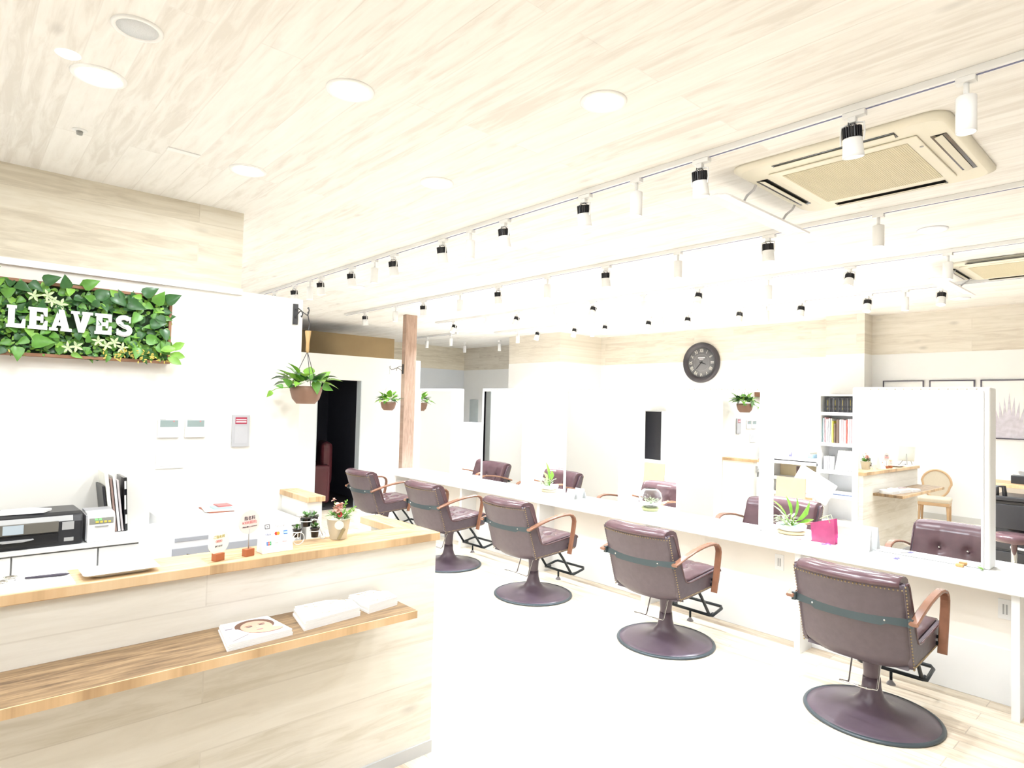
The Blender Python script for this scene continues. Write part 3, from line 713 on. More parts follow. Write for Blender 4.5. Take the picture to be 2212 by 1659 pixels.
# monitor seen from behind
mo = thing('monitor', 'big silver white computer monitor seen from behind over the counter', 'monitor', (.865, 2.98, .7255))
B().box(-.265, .255, -.02, .03, .06, .33).make('shell', M_imac, mo, .02, 4)
B().box(-.145, .215, -.0235, -.0195, .06, .218).make('rear_recess', M_imac2, mo, .018, 4)
B().box(-.135, .0, -.0235, -.0195, .245, .262).make('vent_slot', M_imac2, mo, .004)
B().box(-.11, .11, -.05, .10, 0, .012).box(-.05, .05, .03, .05, .0, .2).make('stand', M_imac, mo, .003)
B().box(-.25, .24, .0305, .032, .075, .315).make('screen', M_gloss, mo)
tag(B().tube([(.72, 2.88, .74), (.76, 2.87, .935), (.785, 2.87, .925), (.80, 2.87, .895), (.815, 2.87, .88), (.835, 2.87, .90), (.85, 2.87, .935), (.87, 2.87, .94), (.885, 2.88, .92), (.895, 2.89, .74)], .004, 8).make('cable', M_cord, None), 'dark looping cable behind the counter in front of the monitor', 'cable')

# ================================================================== THINGS ON THE RECEPTION COUNTER
Z = 1.0
tag(B().prism([(.02, 2.378), (.308, 2.374), (.305, 2.55), (.02, 2.555)], Z, Z+.006, 'XY').make('paper_sheet', M_paper, None), 'large white sheet at the left end of the oak counter', 'paper')
pn = thing('pen', 'black pen lying on the white sheet', 'pen', (.25, 2.49, Z+.011), -.15)
B().tube([(-.06, 0, 0), (-.03, 0, 0), (.03, 0, 0), (.045, 0, 0), (.055, 0, 0)], [.003, .004, .0045, .004, .0012], 10).make('barrel', M_ink, pn); B().cyl((-.035, .0, .0), (-.12, 0.01, -.001), .0025, 8).make('refill_cap', mat('grey_metal_cap', (.6, .6, .6), .3, metal=.6), pn)
for x, y, lab in ((.13, 2.475, 'small silver paper clip dish on the white sheet, left of the other'), (.155, 2.52, 'small round silver dish on the white sheet, nearer the pen')):
    tag(B().lathe([(.012, 0), (.016, .0), (.018, .01), (.014, .011), (.010, .004)], (x, y, Z+.006), 20).make('small_dish', M_chrome, None), lab, 'dish', 'small silver dishes')
tag(B().box(-.03, .03, -.006, .006, 0, .008).make('clip', M_ink, None, .002), 'black clip at the left edge of the white sheet', 'clip').location = (.06, 2.475, Z+.0065)
ty = B()
def rrect(x0, x1, y0, y1, r, n=4):
    out = []
    for cx, cy, a0 in ((x1-r, y1-r, 0), (x0+r, y1-r, 90), (x0+r, y0+r, 180), (x1-r, y0+r, 270)):
        for k in range(n+1): a = math.radians(a0+90*k/n); out.append((cx+r*math.cos(a), cy+r*math.sin(a)))
    return out
rr = [rrect(.375, .505, 2.415, 2.485, .01), rrect(.335, .545, 2.39, 2.51, .015), rrect(.330, .550, 2.385, 2.515, .015), rrect(.338, .542, 2.393, 2.507, .012), rrect(.378, .502, 2.418, 2.482, .01)]
zs = [Z, Z+.016, Z+.017, Z+.013, Z+.004]
rings = [[ty.v((x, y, z)) for x, y in r] for r, z in zip(rr, zs)]
for a, b in zip(rings, rings[1:]):
    for k in range(len(a)): ty.f([a[k], a[(k+1) % len(a)], b[(k+1) % len(a)], b[k]])
ty.f(rings[0][::-1]); ty.f(rings[-1])
tag(ty.make('cash_tray', M_ceramic, None), 'long white cash tray on the oak counter', 'tray')

def disc_sign(x, y, h, r, m, lab, ang, lines):
    t = thing('round_price_sign', lab, 'sign', (x, y, Z), ang, 'round price signs on the oak counter')
    B().box(-.0185, .0185, -.013, .013, 0, .028).make('wood_block', M_terra, t, .002)
    if h > .09: B().cyl((0, 0, .025), (0, 0, h-r+.02), .0022, 8).make('stem', M_greym, t)
    B().lathe([(r, -.0015), (r, .0015)], (0, 0, h), 40, 'Y', sm=False).make('card_disc', m, t)
    for body, sz, dz, mm in lines: text('printed_line', body, sz, mm, t, (0, -.0022, h+dz), (PI/2, 0, 0))
    return t
disc_sign(.745, 2.425, .066, .043, M_creamc, 'cream round price sign standing low on its orange wood block', .35, (('ご指名料', .012, .02, M_yel), ('（税別）', .010, .004, M_inkr), ('承ります', .008, -.014, M_ink)))
disc_sign(.855, 2.432, .128, .045, M_blush, 'pink round price sign raised on a thin stem above its wood block', .30, (('指名料', .016, .014, M_ink), ('¥300(税別)', .0135, -.002, M_inkr), ('ご指名の際にいただきます', .0055, -.018, M_ink)))
cs = thing('card_sign', 'white card payment sign stand printed with card logos', 'sign', (.965, 2.452, Z), .05)
B().prism([(-.028, 0), (.03, 0), (.012, .135), (.002, .135)], -.062, .062, 'YZ').make('stand_body', M_paper, cs, .002)
tl = math.atan2(.030, .135); RX = PI/2-tl
def onface(u, v, d=.0012): return (u, -.028+v*math.sin(tl)-d*math.cos(tl), v*math.cos(tl)+d*math.sin(tl))
def patch(name, u0, u1, v0, v1, m, d=.0006):
    b = B(); b.m = Matrix.Translation(onface(0, 0, 0)) @ Matrix.Rotation(-tl, 4, 'X'); b.box(u0, u1, -d-.0004, -d+.0002, v0, v1); return b.make(name, m, cs)
lg = B(); lg.m = Matrix.Translation(onface(0, 0, 0)) @ Matrix.Rotation(-tl, 4, 'X')
for q in ((-.047, -.045, .093, .110), (-.030, -.028, .093, .110), (-.047, -.028, .093, .095), (-.047, -.028, .108, .110), (-.039, -.036, .100, .103)): lg.box(q[0], q[1], -.001, -.0004, q[2], q[3])
lg.make('square_logo', M_ink, cs)
text('printed_word', 'Square', .014, mat('pale_grey_ink', (.62, .62, .64), .6), cs, onface(.012, .101), (RX, 0, 0))
text('printed_word', 'VISA', .0115, mat('blue_grey_ink', (.35, .37, .55), .6), cs, onface(-.036, .071), (RX, 0, 0))
def disc_on(name, u, v, r, m, d):
    b = B(); b.m = Matrix.Translation(onface(0, 0, 0)) @ Matrix.Rotation(-tl, 4, 'X'); b.lathe([(r, -d-.0004), (r, -d)], (u, 0, v), 24, 'Y', sm=False); return b.make(name, m, cs)
disc_on('logo_circle', -.004, .072, .0062, M_redp, .0006); disc_on('logo_circle', .004, .072, .0062, M_orange, .0011)
patch('blue_square_logo', .026, .042, .065, .080, M_blue); patch('logo_band', .027, .041, .069, .076, mat('light_blue_print', (.45, .65, .85), .5), .0012)
for k, m in enumerate((M_blue, M_redp, M_greenp)): patch('striped_logo', -.044+.0065*k, -.0385+.0065*k, .030, .044, m)
text('printed_word', 'JCB', .0075, M_paper, cs, onface(-.0345, .037, .0018), (RX, 0, 0))
text('printed_word', 'Diners', .005, mat('pale_grey_ink', (.62, .62, .64), .6), cs, onface(-.004, .038), (RX, 0, 0))
text('printed_word', 'Discover', .0045, M_inkr, cs, onface(.028, .039), (RX, 0, 0))

bk_ = thing('tricycle_planter', 'white wire tricycle stand carrying tiny black pots of succulents', 'planter', (1.135, 2.535, Z), .15)
tb_ = B()
def ring(c, r, ax, n=20): return [(c[0]+(0 if ax == 'X' else r*math.cos(2*PI*k/n)), c[1]+(0 if ax == 'Y' else (r*math.cos(2*PI*k/n) if ax == 'X' else r*math.sin(2*PI*k/n))), c[2]+(0 if ax == 'Z' else r*math.sin(2*PI*k/n))) for k in range(n)]
for c, r in (((-.062, -.03, .026), .025), ((-.055, .035, .026), .025), ((.072, .0, .016), .0145)): tb_.tube(ring(c, r, 'Y'), .0016, 6, closed=True)
tb_.tube([(-.062, -.03, .026), (-.055, .035, .026)], .0016, 6)
tb_.tube([(-.06, -.02, .026), (-.05, -.005, .07), (-.042, 0, .10), (-.036, -.004, .112)], .0022, 6)
tb_.tube([(-.06, .02, .026), (-.045, 0, .09), (-.02, 0, .088), (.03, 0, .09), (.05, 0, .08), (.06, 0, .04), (.072, 0, .016)], .0022, 6)
tb_.make('wire_frame', M_white, bk_)
for c, r in (((-.012, 0, .088), .026), ((.038, .02, .085), .020), ((.022, -.016, .045), .021), ((-.052, .0, .048), .019)): B().tube(ring(c, r, 'Z'), .0018, 6, closed=True).make('pot_ring', M_white, bk_)
B().box(-.05, -.02, -.012, .012, .113, .116).make('saddle', M_white, bk_)
for c, r, h in (((-.012, 0, .065), .024, .034), ((.038, .02, .064), .018, .03), ((.022, -.016, .018), .019, .036), ((-.052, .0, .026), .017, .03)):
    p = B().lathe([(.001, 0), (r*.72, 0), (r, h), (r*1.08, h), (r*1.08, h+.004), (r*.8, h+.004), (.001, h)], c, 20).make('pot', M_gloss, bk_)
    b = B(); RR = random.Random(int(c[0]*1000)+50)
    for k in range(22):
        a = RR.uniform(0, 6.28); e = RR.uniform(.2, 1.4); d = (math.cos(a)*math.cos(e), math.sin(a)*math.cos(e), math.sin(e)); rr_ = r*.4
        b.leaf((c[0]+d[0]*rr_, c[1]+d[1]*rr_, c[2]+h+.003+d[2]*.008), d, (0, 0, 1), r*.95, r*.5, .1, 'oval')
    b.make('succulent', RR.choice((M_green_dk, M_leafA)), p)

po = thing('flower_pot', 'cream metal bucket pot with pink flowers on the oak counter', 'potted flowers', (1.262, 2.515, Z))
B().lathe([(.001, 0), (.032, 0), (.034, .003), (.046, .06), (.0465, .061), (.049, .085), (.0505, .086), (.0505, .089), (.047, .089), (.044, .075), (.001, .074)], seg=40).make('bucket', mat('cream_metal', (.66, .62, .50), .4), po)
B().box(-.012, .012, -.0015, .0005, -.012, .012).make('tag', M_creamc, po).location = (0, 0, 0)
bpy.data.objects.remove([o for o in COL.objects if o.parent == po and o.name.startswith('tag')][0])
b = B(); b.m = Matrix.Translation((-.018, -.044, .066)) @ Matrix.Rotation(-.5, 4, 'Z') @ Matrix.Rotation(.12, 4, 'X'); b.lathe([(.019, -.002), (.019, .0)], (0, 0, 0), 24, 'Y', sm=False).make('round_tag', M_creamc, po)
b = B(); b.m = Matrix.Translation((-.006, -.043, .03)) @ Matrix.Rotation(.45, 4, 'Y') @ Matrix.Rotation(.15, 4, 'X'); b.box(-.007, .007, -.002, 0, -.028, .022).make('wooden_tag', mat('olive_tag', (.35, .30, .17), .6), po)
b = B(); RR = random.Random(4)
for k in range(60):
    a = RR.uniform(0, 6.28); e = RR.uniform(.1, 1.3); r = RR.uniform(0, .035); d = (math.cos(a)*math.cos(e), math.sin(a)*math.cos(e), math.sin(e))
    b.leaf((r*math.cos(a), r*math.sin(a), .082+RR.uniform(0, .02)), d, (0, 0, 1), RR.uniform(.02, .034), RR.uniform(.01, .016), .2, 'oval')
b.make('foliage', M_leafA, po)
b = B()
for (x, y, z), (ex, ey, ez) in (((.02, 0, .09), (.065, -.01, .13)), ((.01, .01, .09), (.04, .01, .155)), ((-.02, 0, .09), (-.02, 0, .16)), ((.03, .01, .09), (.075, 0, .115))):
    b.tube([(x, y, z), ((x+ex)/2, (y+ey)/2, (z+ez)/2+.006), (ex, ey, ez)], .0012, 5)
    if ex > 0:
        for k in range(7):
            q = .4+.6*k/6; b.leaf((lerp(x, ex, q), lerp(y, ey, q), lerp(z, ez, q)), (RR.uniform(-1, 1), RR.uniform(-1, .5), RR.uniform(0, 1)), (0, -1, .4), .013, .007, .1, 'oval')
b.make('sprig', M_leafC, po)
b = B()
for c, n, r in (((-.012, -.012, .135), 34, .022), ((.006, -.012, .145), 14, .012), ((-.02, -.01, .122), 14, .014), ((-.024, .004, .166), 10, .010)):
    for k in range(n):
        a = RR.uniform(0, 6.28); e = RR.uniform(-1, 1.4); d = Vector((math.cos(a)*math.cos(e), math.sin(a)*math.cos(e), math.sin(e)))
        b.leaf(Vector(c)+d*r*.35, d, (0, 0, 1), r*RR.uniform(.6, .9), r*.8, .3, 'round')
b.make('petals', M_pink, po)
b = B()
for k in range(9):
    a = k*.7; b.leaf((-.008+.004*math.cos(a), -.024, .108+.005*math.sin(a)), (math.cos(a), -.7, math.sin(a)), (0, -1, 0), .009, .008, .2, 'round')
b.make('petals', mat('deep_red_petal', (.55, .03, .03), .4), po)

# ---- leaflets on the front shelf
def stack(name, label, poly, h, m, x, y, group, face=False):
    t = thing(name, label, 'leaflets' if not face else 'magazine', (x, y, .77), 0, group)
    for k in range(4): B().prism([(a*(1-.012*k)+.002*(k % 2), b_*(1-.01*k)) for a, b_ in poly], h*k/4, h*(k+1)/4-.0006, 'XY').make('sheet_layer', m, t)
    return t
mg = stack('magazine', 'magazine with a womans face on its cover on the oak shelf', [(-.12, -.105), (.105, -.09), (.085, .10), (-.085, .105)], .022, M_paper, .815, 2.24, None, True)
def flat(name, pts, z, m): return B().prism(pts, z, z+.0004, 'XY').make(name, m, mg)
def ell(cx, cy, rx, ry, n=24, a0=0, a1=2*PI): return [(cx+rx*math.cos(a0+(a1-a0)*k/n), cy+ry*math.sin(a0+(a1-a0)*k/n)) for k in range(n if a1-a0 > 6 else n+1)]
flat('cover_print', [(-.11, -.10), (.098, -.086), (.078, .094), (-.078, .098)], .0222, mat('blush_cover', (.70, .62, .64), .5))
flat('printed_hair', ell(.012, .022, .066, .062), .0228, M_hair); flat('printed_face', ell(.012, .002, .052, .062), .0234, M_skin)
flat('printed_hand', ell(.04, -.05, .045, .02), .024, M_skin); flat('printed_eye', ell(-.01, .012, .011, .0035, 12), .0240, M_ink); flat('printed_eye', ell(.034, .014, .011, .0035, 12), .0240, M_ink)
flat('printed_brow', ell(-.01, .022, .013, .0016, 10), .0240, M_hair); flat('printed_brow', ell(.035, .024, .013, .0016, 10), .0240, M_hair)
flat('printed_mouth', ell(.013, -.028, .011, .004, 12), .0246, mat('printed_lips', (.7, .25, .25), .5)); flat('printed_nose', ell(.012, -.006, .004, .007, 10), .0240, mat('printed_nose', (.64, .38, .28), .5))
flat('white_sleeve', [(-.10, -.09), (-.03, -.05), (-.05, .01), (-.085, .02)], .0246, M_paper); flat('title_block', [(-.085, .03), (-.06, .03), (-.055, .085), (-.075, .085)], .0246, mat('pale_purple_ink', (.55, .52, .62), .6))
gl = 'stacks of white leaflets on the front shelf'
l1 = stack('leaflet_stack', 'wide wavy stack of white printed leaflets, middle of the oak shelf', [(-.135, -.085), (.10, -.06), (.12, .05), (.03, .10), (-.10, .10)], .034, M_paper, 1.10, 2.245, gl)
l2 = stack('leaflet_stack', 'smaller stack of white leaflets at the right end of the oak shelf', [(-.07, -.075), (.075, -.05), (.085, .04), (.03, .095), (-.075, .09)], .034, M_paper, 1.305, 2.26, gl)
for t, sc_ in ((l1, 1), (l2, .65)):
    b = B(); RR = random.Random(8)
    for k in range(26): x = RR.uniform(-.07, .09)*sc_; y = RR.choice((RR.uniform(.04, .075), RR.uniform(-.05, -.03))); b.box(x, x+RR.uniform(.004, .014), y, y+.004, .0335, .0345)
    b.make('printed_text', mat('tan_ink', (.42, .35, .24), .6), t)

for o in list(COL.objects):
    if o.parent is None and 'category' in o and o.name.split('.')[0] in ('clipboard', 'monitor', 'cable', 'paper_sheet', 'pen', 'small_dish', 'clip', 'cash_tray', 'round_price_sign', 'card_sign', 'tricycle_planter', 'flower_pot', 'magazine', 'leaflet_stack'): fit(o)
# ================================================================== THINGS ON THE ISLAND
def bowl_planter(label, x, y, r, seed, blades):
    t = thing('pebble_planter', label, 'potted plant', (x, y, IZ), 0, 'low glass planters on the island')
    B().lathe([(.001, 0), (r*.8, 0), (r*.92, .012), (r*.95, .022), (r*.85, .026), (.001, .024)], seg=40).make('wood_saucer', M_beigew, t)
    gb = B().lathe([(r*.7, .026), (r*.95, .045), (r, .07), (r*.98, .072), (r*.9, .05), (r*.66, .032)], seg=40, caps=False).make('dish', M_ceramic, t)
    b = B(); RR = random.Random(seed)
    for k in range(90):
        a = RR.uniform(0, 6.28); q = r*.85*math.sqrt(RR.random()); b.ball((q*math.cos(a), q*math.sin(a), .048+RR.uniform(0, .012)), RR.uniform(.006, .011), 6, 4)
    o = b.make('gravel', M_pebble, t); o['kind'] = 'stuff'
    b = B()
    for k in range(70):
        a = RR.uniform(0, 6.28); e = RR.uniform(.3, 1.3); q = RR.uniform(0, .07); L_ = RR.uniform(.03, .06)
        bx = (q*math.cos(a)-.03, q*math.sin(a)+.02, .06+RR.uniform(0, .08)); d = (math.cos(a)*math.cos(e), math.sin(a)*math.cos(e), math.sin(e)*.6)
        b.leaf(bx, d, (0, 0, 1), L_, L_*.4, .4, 'oval')
        if k % 4 == 0: b.tube([(0, 0, .05), bx], .0015, 5)
    b.make('foliage', M_leafD, t)
    b = B()
    for (dx, dy, dz), L_, Wd in blades:
        d = Vector((dx, dy, dz)).normalized(); p = Vector((0, 0, .06)); q = p+d*.07; b.tube([p, q], .004, 6); b.leaf(q, d, (-d.x, -1, .6), L_, Wd, .25, 'blade')
    b.make('foliage', M_leafC, t)
    return t
bowl_planter('low planter with broad green blades beside the pink gift bag', 4.85, 2.15, .11, 5, (((-.2, -.9, .9), .22, .07), ((-.5, .6, 1.5), .17, .05), ((.1, .1, 1.2), .16, .05), ((.1, -.3, 1), .15, .04), ((.0, .8, 1), .14, .03), ((.1, -.8, .4), .1, .03)))
bowl_planter('pale green planter on the island before the middle mirror', 4.88, 4.80, .10, 6, (((0, .1, 1.4), .2, .04), ((-.1, .4, 1), .1, .05), ((.1, -.2, 1), .1, .05)))
fb = thing('fishbowl', 'round glass fishbowl filled with pale moss on a green wooden base', 'fishbowl', (4.80, 3.42, IZ))
B().lathe([(.055, 0), (.068, .0), (.085, .028), (.07, .03)], seg=32).make('base', mat('green_grey_base', (.42, .45, .22), .5), fb)
B().lathe([(.055, .031), (.085, .05), (.102, .09), (.105, .125), (.095, .165), (.07, .192), (.05, .20), (.047, .199), (.067, .19), (.092, .164), (.102, .125), (.099, .09), (.082, .053), (.05, .034)], seg=40).make('glass_bowl', M_glass, fb)
b = B(); RR = random.Random(2)
for k in range(120): a = RR.uniform(0, 6.28); q = RR.uniform(0, .07); b.leaf((q*math.cos(a), q*math.sin(a), .05+RR.uniform(0, .06)), (math.cos(a), math.sin(a), RR.uniform(0, 1)), (0, 0, 1), .025, .014, .2, 'oval')
o = b.make('moss', M_leafD, fb)
bg = thing('gift_bag', 'magenta see-through gift bag on the island beside the planter', 'bag', (4.737, 1.86, IZ), .0)
b = B(); b.prism([(-.085, 0), (.075, 0), (.085, .13), (-.075, .18)], -.03, -.028, 'YZ').prism([(-.085, 0), (.075, 0), (.085, .13), (-.075, .18)], .028, .03, 'YZ').box(-.03, .03, .073, .085, 0, .004).box(-.028, .028, -.085, .075, 0, .003)
b.prism([(.075, 0), (.077, 0), (.087, .13), (.085, .13)], -.03, .03, 'YZ').make('bag_shell', M_magenta, bg)
B().tube([(-.03, -.05, .15), (-.035, -.03, .2), (-.03, .02, .17)], .003, 6).tube([(.03, -.05, .15), (.035, -.03, .2), (.03, .02, .17)], .003, 6).make('handle', M_leafD, bg)
B().lathe([(.018, .004), (.022, .01), (.022, .07), (.012, .085), (.012, .1)], (0, .02, 0), 16).lathe([(.018, .004), (.022, .01), (.022, .06), (.012, .075), (.012, .085)], (-.0, -.035, 0), 16).make('bottle', mat('deep_pink_bottle', (.55, .03, .12), .2), bg)
b = B(); b.m = Matrix.Rotation(.25, 4, 'Z'); b.box(-.04, -.035, -.14, -.09, .0, .05).make('tag_card', M_paper, bg)
def card(x, y, h, w, lab, rz):
    t = tag(B().prism([(-.012, 0), (-.009, 0), (.030, h), (.027, h)], -w/2, w/2).make('menu_card', M_paper, None), lab, 'card', 'white cards on the island')
    t.location = (x, y, IZ+.001); t.rotation_euler = (0, 0, rz); return t
def leaning_card(x, y, h, w, lab):
    t = thing('menu_card', lab, 'card', (x, y, IZ), 0, 'white cards standing on the island')
    B().prism([(-.02, 0), (-.017, 0), (.02, h), (.017, h)], -w/2, w/2, 'XZ').make('card_face', M_paper, t)
    B().prism([(.045, 0), (.048, 0), (.02, h), (.017, h)], -w/2, w/2, 'XZ').make('card_back', M_paper, t)
leaning_card(4.67, 1.60, .15, .13, 'tall white card standing in front of the left edge of the largest mirror')
leaning_card(4.68, 4.30, .10, .12, 'white card standing before the middle mirror beside the pale plant')
sc_ = thing('scissors', 'small scissors lying on the island in front of the largest mirror', 'scissors', (4.63, 1.36, IZ+.003), .4)
B().tube(ring((0, 0, 0), .012, 'Z', 14), .0025, 6, closed=True).tube(ring((-.03, .012, 0), .012, 'Z', 14), .0025, 6, closed=True).make('finger_ring', mat('violet_plastic', (.25, .22, .5), .4), sc_)
B().box(.01, .09, -.004, .0, -.001, .001).box(-.02, .08, .0, .005, .001, .003).make('blade', M_chrome, sc_)
tag(B().lathe([(.001, 0), (.016, 0), (.02, .006), (.004, .012)], (4.685, 2.02, IZ), 9).make('wrapped_sweet', mat('pale_pink_wrap', (.7, .35, .35), .4), None), 'tiny pale pink wrapped sweet in front of the planter', 'sweet')
tag(B().tube([(4.65, 1.78, IZ+.006), (4.66, 1.805, IZ+.012), (4.645, 1.82, IZ+.006), (4.635, 1.84, IZ+.006)], .004, 6).make('hair_clip', mat('purple_plastic', (.35, .12, .5), .3), None), 'purple hair clip lying on the island below the gift bag', 'hair clip')
tag(B().box(4.70, 4.735, 1.02, 1.06, IZ, IZ+.018).make('eraser_block', mat('orange_plastic', (.7, .4, .15), .5), None, .004), 'small orange block on the island at the mirror foot', 'block')
tag(B().leaf((4.71, .92, IZ+.004), (.5, .6, .25), (0, 0, 1), .05, .028, .1, 'oval').leaf((4.71, .92, IZ+.004), (-.5, .3, .3), (0, 0, 1), .04, .022, .1, 'oval').make('leaf_sprig', M_leafC, None), 'bright green sprig at the foot of the largest mirror', 'sprig')

# ================================================================== CEILING
def track(x, y0, y1, lab):
    t = thing('light_track', lab, 'light track', (x, (y0+y1)/2, H), 0, 'white light tracks on the ceiling'); c = (y0+y1)/2
    B().box(-.018, .018, y0-c, y1-c, -.028, 0).make('rail', M_white, t, .002)
    B().box(-.005, .005, y0-c+.02, y1-c-.02, -.0295, -.0275).make('slot', mat('slate_slot', (.16, .17, .30), .5), t)
track(2.66, -.5, 7.6, 'white ceiling light track nearest the camera'); track(4.15, -.5, 8.28, 'second white ceiling light track, above the near chairs')
track(5.5, -.5, 7.95, 'third white ceiling light track, over the far side of the island'); track(6.9, -.3, 8.2, 'white ceiling light track closest to the clock wall')
track(6.56, 8.8, 10.2, 'short light track in the far back room')
def spot_head(name, label, x, y, tilt, group, col, power, rz=0, on=True):
    """round spotlight with black finned back; tilt leans the beam toward +X"""
    t = thing(name, label, 'spotlight', (x, y, H-.028), rz, group)
    B().box(-.017, .017, -.05, .035, -.022, -.0005).box(-.014, .014, -.015, .015, -.045, -.02).make('adapter', M_white, t, .003)
    hd = Matrix.Translation((0, 0, -.105)) @ Matrix.Rotation(-tilt, 4, 'Y')
    b = B(); b.m = hd; b.lathe([(.001, .0), (.034, .0), (.036, -.006), (.039, -.06), (.041, -.075), (.036, -.076), (.033, -.058), (.001, -.056)], seg=28).make('lamp_body', M_white, t)
    b = B(); b.m = hd; b.lathe([(.030, .001), (.030, .043)], seg=24)
    for k in range(22):
        a = 2*PI*k/22; ca, sa = math.cos(a), math.sin(a)
        q = [b.v((r*ca-w*sa, r*sa+w*ca, z)) for r, w, z in ((.028, -.0018, .001), (.0365, -.0018, .001), (.0365, -.0018, .044), (.028, -.0018, .044), (.028, .0018, .001), (.0365, .0018, .001), (.0365, .0018, .044), (.028, .0018, .044))]
        for f_ in ((0, 1, 2, 3), (7, 6, 5, 4), (1, 5, 6, 2), (3, 2, 6, 7)): b.f([q[i] for i in f_])
    b.make('heat_sink', M_black, t)
    b = B(); b.m = hd; b.lathe([(.001, -.0575), (.031, -.0575), (.031, -.062), (.001, -.062)], seg=24).make('lens', M_lampc if col is COOL else M_lamp, t)
    B().tube([(0, .0, -.04), (0, .043, -.05), (0, .045, -.09), (-.02*math.sin(tilt), .043, -.125)], .004, 6).tube([(0, .0, -.04), (0, -.043, -.05), (0, -.045, -.09), (-.02*math.sin(tilt), -.043, -.125)], .004, 6).make('yoke', M_white, t)
    p = hd @ Vector((0.0, 0, .044))
    B().tube([(0, .006, -.045), (-.012, .012, -.04), (-.022, .008, -.055), p], .0022, 6).tube([(0, -.006, -.045), (.014, -.01, -.05), (.01, -.008, -.065), p+Vector((.006, 0, 0))], .0022, 6).make('wire', M_cord, t)
    if on: spot(t, hd @ Vector((0, 0, -.066)), hd.to_3x3() @ Vector((0, 0, -1)), power, col, 85, .8, .028)
    return t
def tube_lamp(name, label, x, y, group, col, power, on=True):
    t = thing(name, label, 'spotlight', (x, y, H-.028), 0, group)
    B().box(-.017, .017, -.03, .03, -.02, -.0005).cyl((0, 0, -.018), (0, 0, -.075), .009, 12).make('adapter', M_white, t)
    B().lathe([(.001, -.07), (.030, -.07), (.032, -.072), (.032, -.20), (.029, -.20), (.027, -.188), (.001, -.186)], seg=28).make('lamp_body', M_white, t)
    B().lathe([(.001, -.1875), (.026, -.1875), (.026, -.192), (.001, -.192)], seg=24).make('lens', M_lampc if col is COOL else M_lamp, t)
    if on: spot(t, (0, 0, -.195), (0, 0, -1), power, col, 120, .7, .027)
    return t
ordn = ['first', 'second', 'third', 'fourth', 'fifth', 'sixth', 'seventh', 'eighth', 'ninth', 'tenth']
def trackset(x, ysb, ysw, tilt, tn, gp, pw, colb=COOL, colw=WARM, wtube=TUBE_W):
    ysb = sorted(ysb); ysw = sorted(ysw); p = q = None
    for k, y in enumerate(ysb):
        lab = f'{ordn[k]} black-backed spotlight on the {tn} light track, counted from the right'
        if p is None: p = spot_head('track_spotlight', lab, x, y, tilt, 'black-backed track spotlights', colb, pw)
        else: dup(p, (x, y, H-.028), None, lab)
    for k, y in enumerate(ysw):
        lab = f'{ordn[k]} white cylinder spotlight on the {tn} light track, counted from the right'
        if q is None: q = tube_lamp('cylinder_spotlight', lab, x, y, 'white cylinder track spotlights', colw, wtube)
        else: dup(q, (x, y, H-.028), None, lab)
trackset(2.66, (.95, 1.64, 2.39, 3.09, 3.79, 4.48, 5.21, 5.85, 6.49, 7.05), (.57, 2.02, 3.45, 4.79, 6.1), .16, 'nearest', 'a', SPOT_W)
trackset(4.15, (2.02, 3.46, 4.89, 6.27, 7.69), (1.33, 2.74, 4.17, 5.54, 6.9), .10, 'second nearest', 'b', SPOT_W)
trackset(5.5, (1.98, 3.39, 4.77, 6.1, 7.48), (1.29, 2.67, 4.05, 5.4, 6.73), -.42, 'third', 'c', 130, wtube=80)
trackset(6.9, (1.67, 2.31, 2.98, 3.7, 4.4, 5.0, 5.75, 6.34, 7.14), (1.97, 3.37, 4.78, 5.99, 7.6), -.30, 'fourth', 'd', 150, wtube=400)
q = tube_lamp('cylinder_spotlight', 'white cylinder spotlight hanging just right of the wooden post', 6.56, 9.75, 'white cylinder track spotlights', COOL, 60)
dup(q, (6.56, 9.0, H-.028), None, 'white cylinder spotlight second right of the wooden post')
for x, y, l in ((7.6, 9.95, 'white cylinder spotlight in front of the far room corner'), (7.75, 9.05, 'white cylinder spotlight between the far corner and the wall block')): dup(q, (x, y, H-.028), None, l)
o = tube_lamp('cylinder_spotlight', 'unlit grey cylinder spotlight above the dark doorway, seen beyond the partition', 3.9, 9.3, 'unlit cylinder spotlights', COOL, 0, on=False)

def downlight(x, y, r, lab, grp='round ceiling downlights', power=DOWN_W, name='downlight'):
    t = thing(name, lab, 'downlight', (x, y, H), 0, grp)
    B().lathe([(r, 0), (r, -.004), (r*.93, -.007), (r*.80, -.006), (r*.78, 0)], seg=40, caps=False).make('trim_ring', M_white, t)
    B().lathe([(.001, -.003), (r*.80, -.003), (r*.80, -.0015), (.001, -.0015)], seg=32).make('lens', M_lamp, t)
    l = bpy.data.lights.new('lamp_light', 'AREA'); l.shape = 'DISK'; l.size = r*1.5; l.energy = power; l.color = WARM
    o = bpy.data.objects.new('lamp_light', l); COL.objects.link(o); o.parent = t; o.location = (0, 0, -.009)
    return t
d0 = downlight(.372, 2.884, .095, 'bright round downlight, leftmost, over the reception desk')
for x, y, l in ((1.133, 2.283, 'bright round downlight at the top centre left'), (1.92, 1.632, 'bright round downlight at the top centre, washed out by its own light'),
                (1.146, 3.49, 'bright round downlight nearest the corner of the wood bulkhead'), (1.985, 2.90, 'pale round downlight right of the bulkhead corner')): dup(d0, (x, y, H), None, l)
for x, y in ((.37, 1.65), (1.15, 1.0), (.37, .4), (-.4, 2.3), (1.95, .3)): dup(d0, (x, y, H), None, 'added unseen downlight lighting the room from behind or beside the camera')  # unseen fixtures added to light the near part of the room
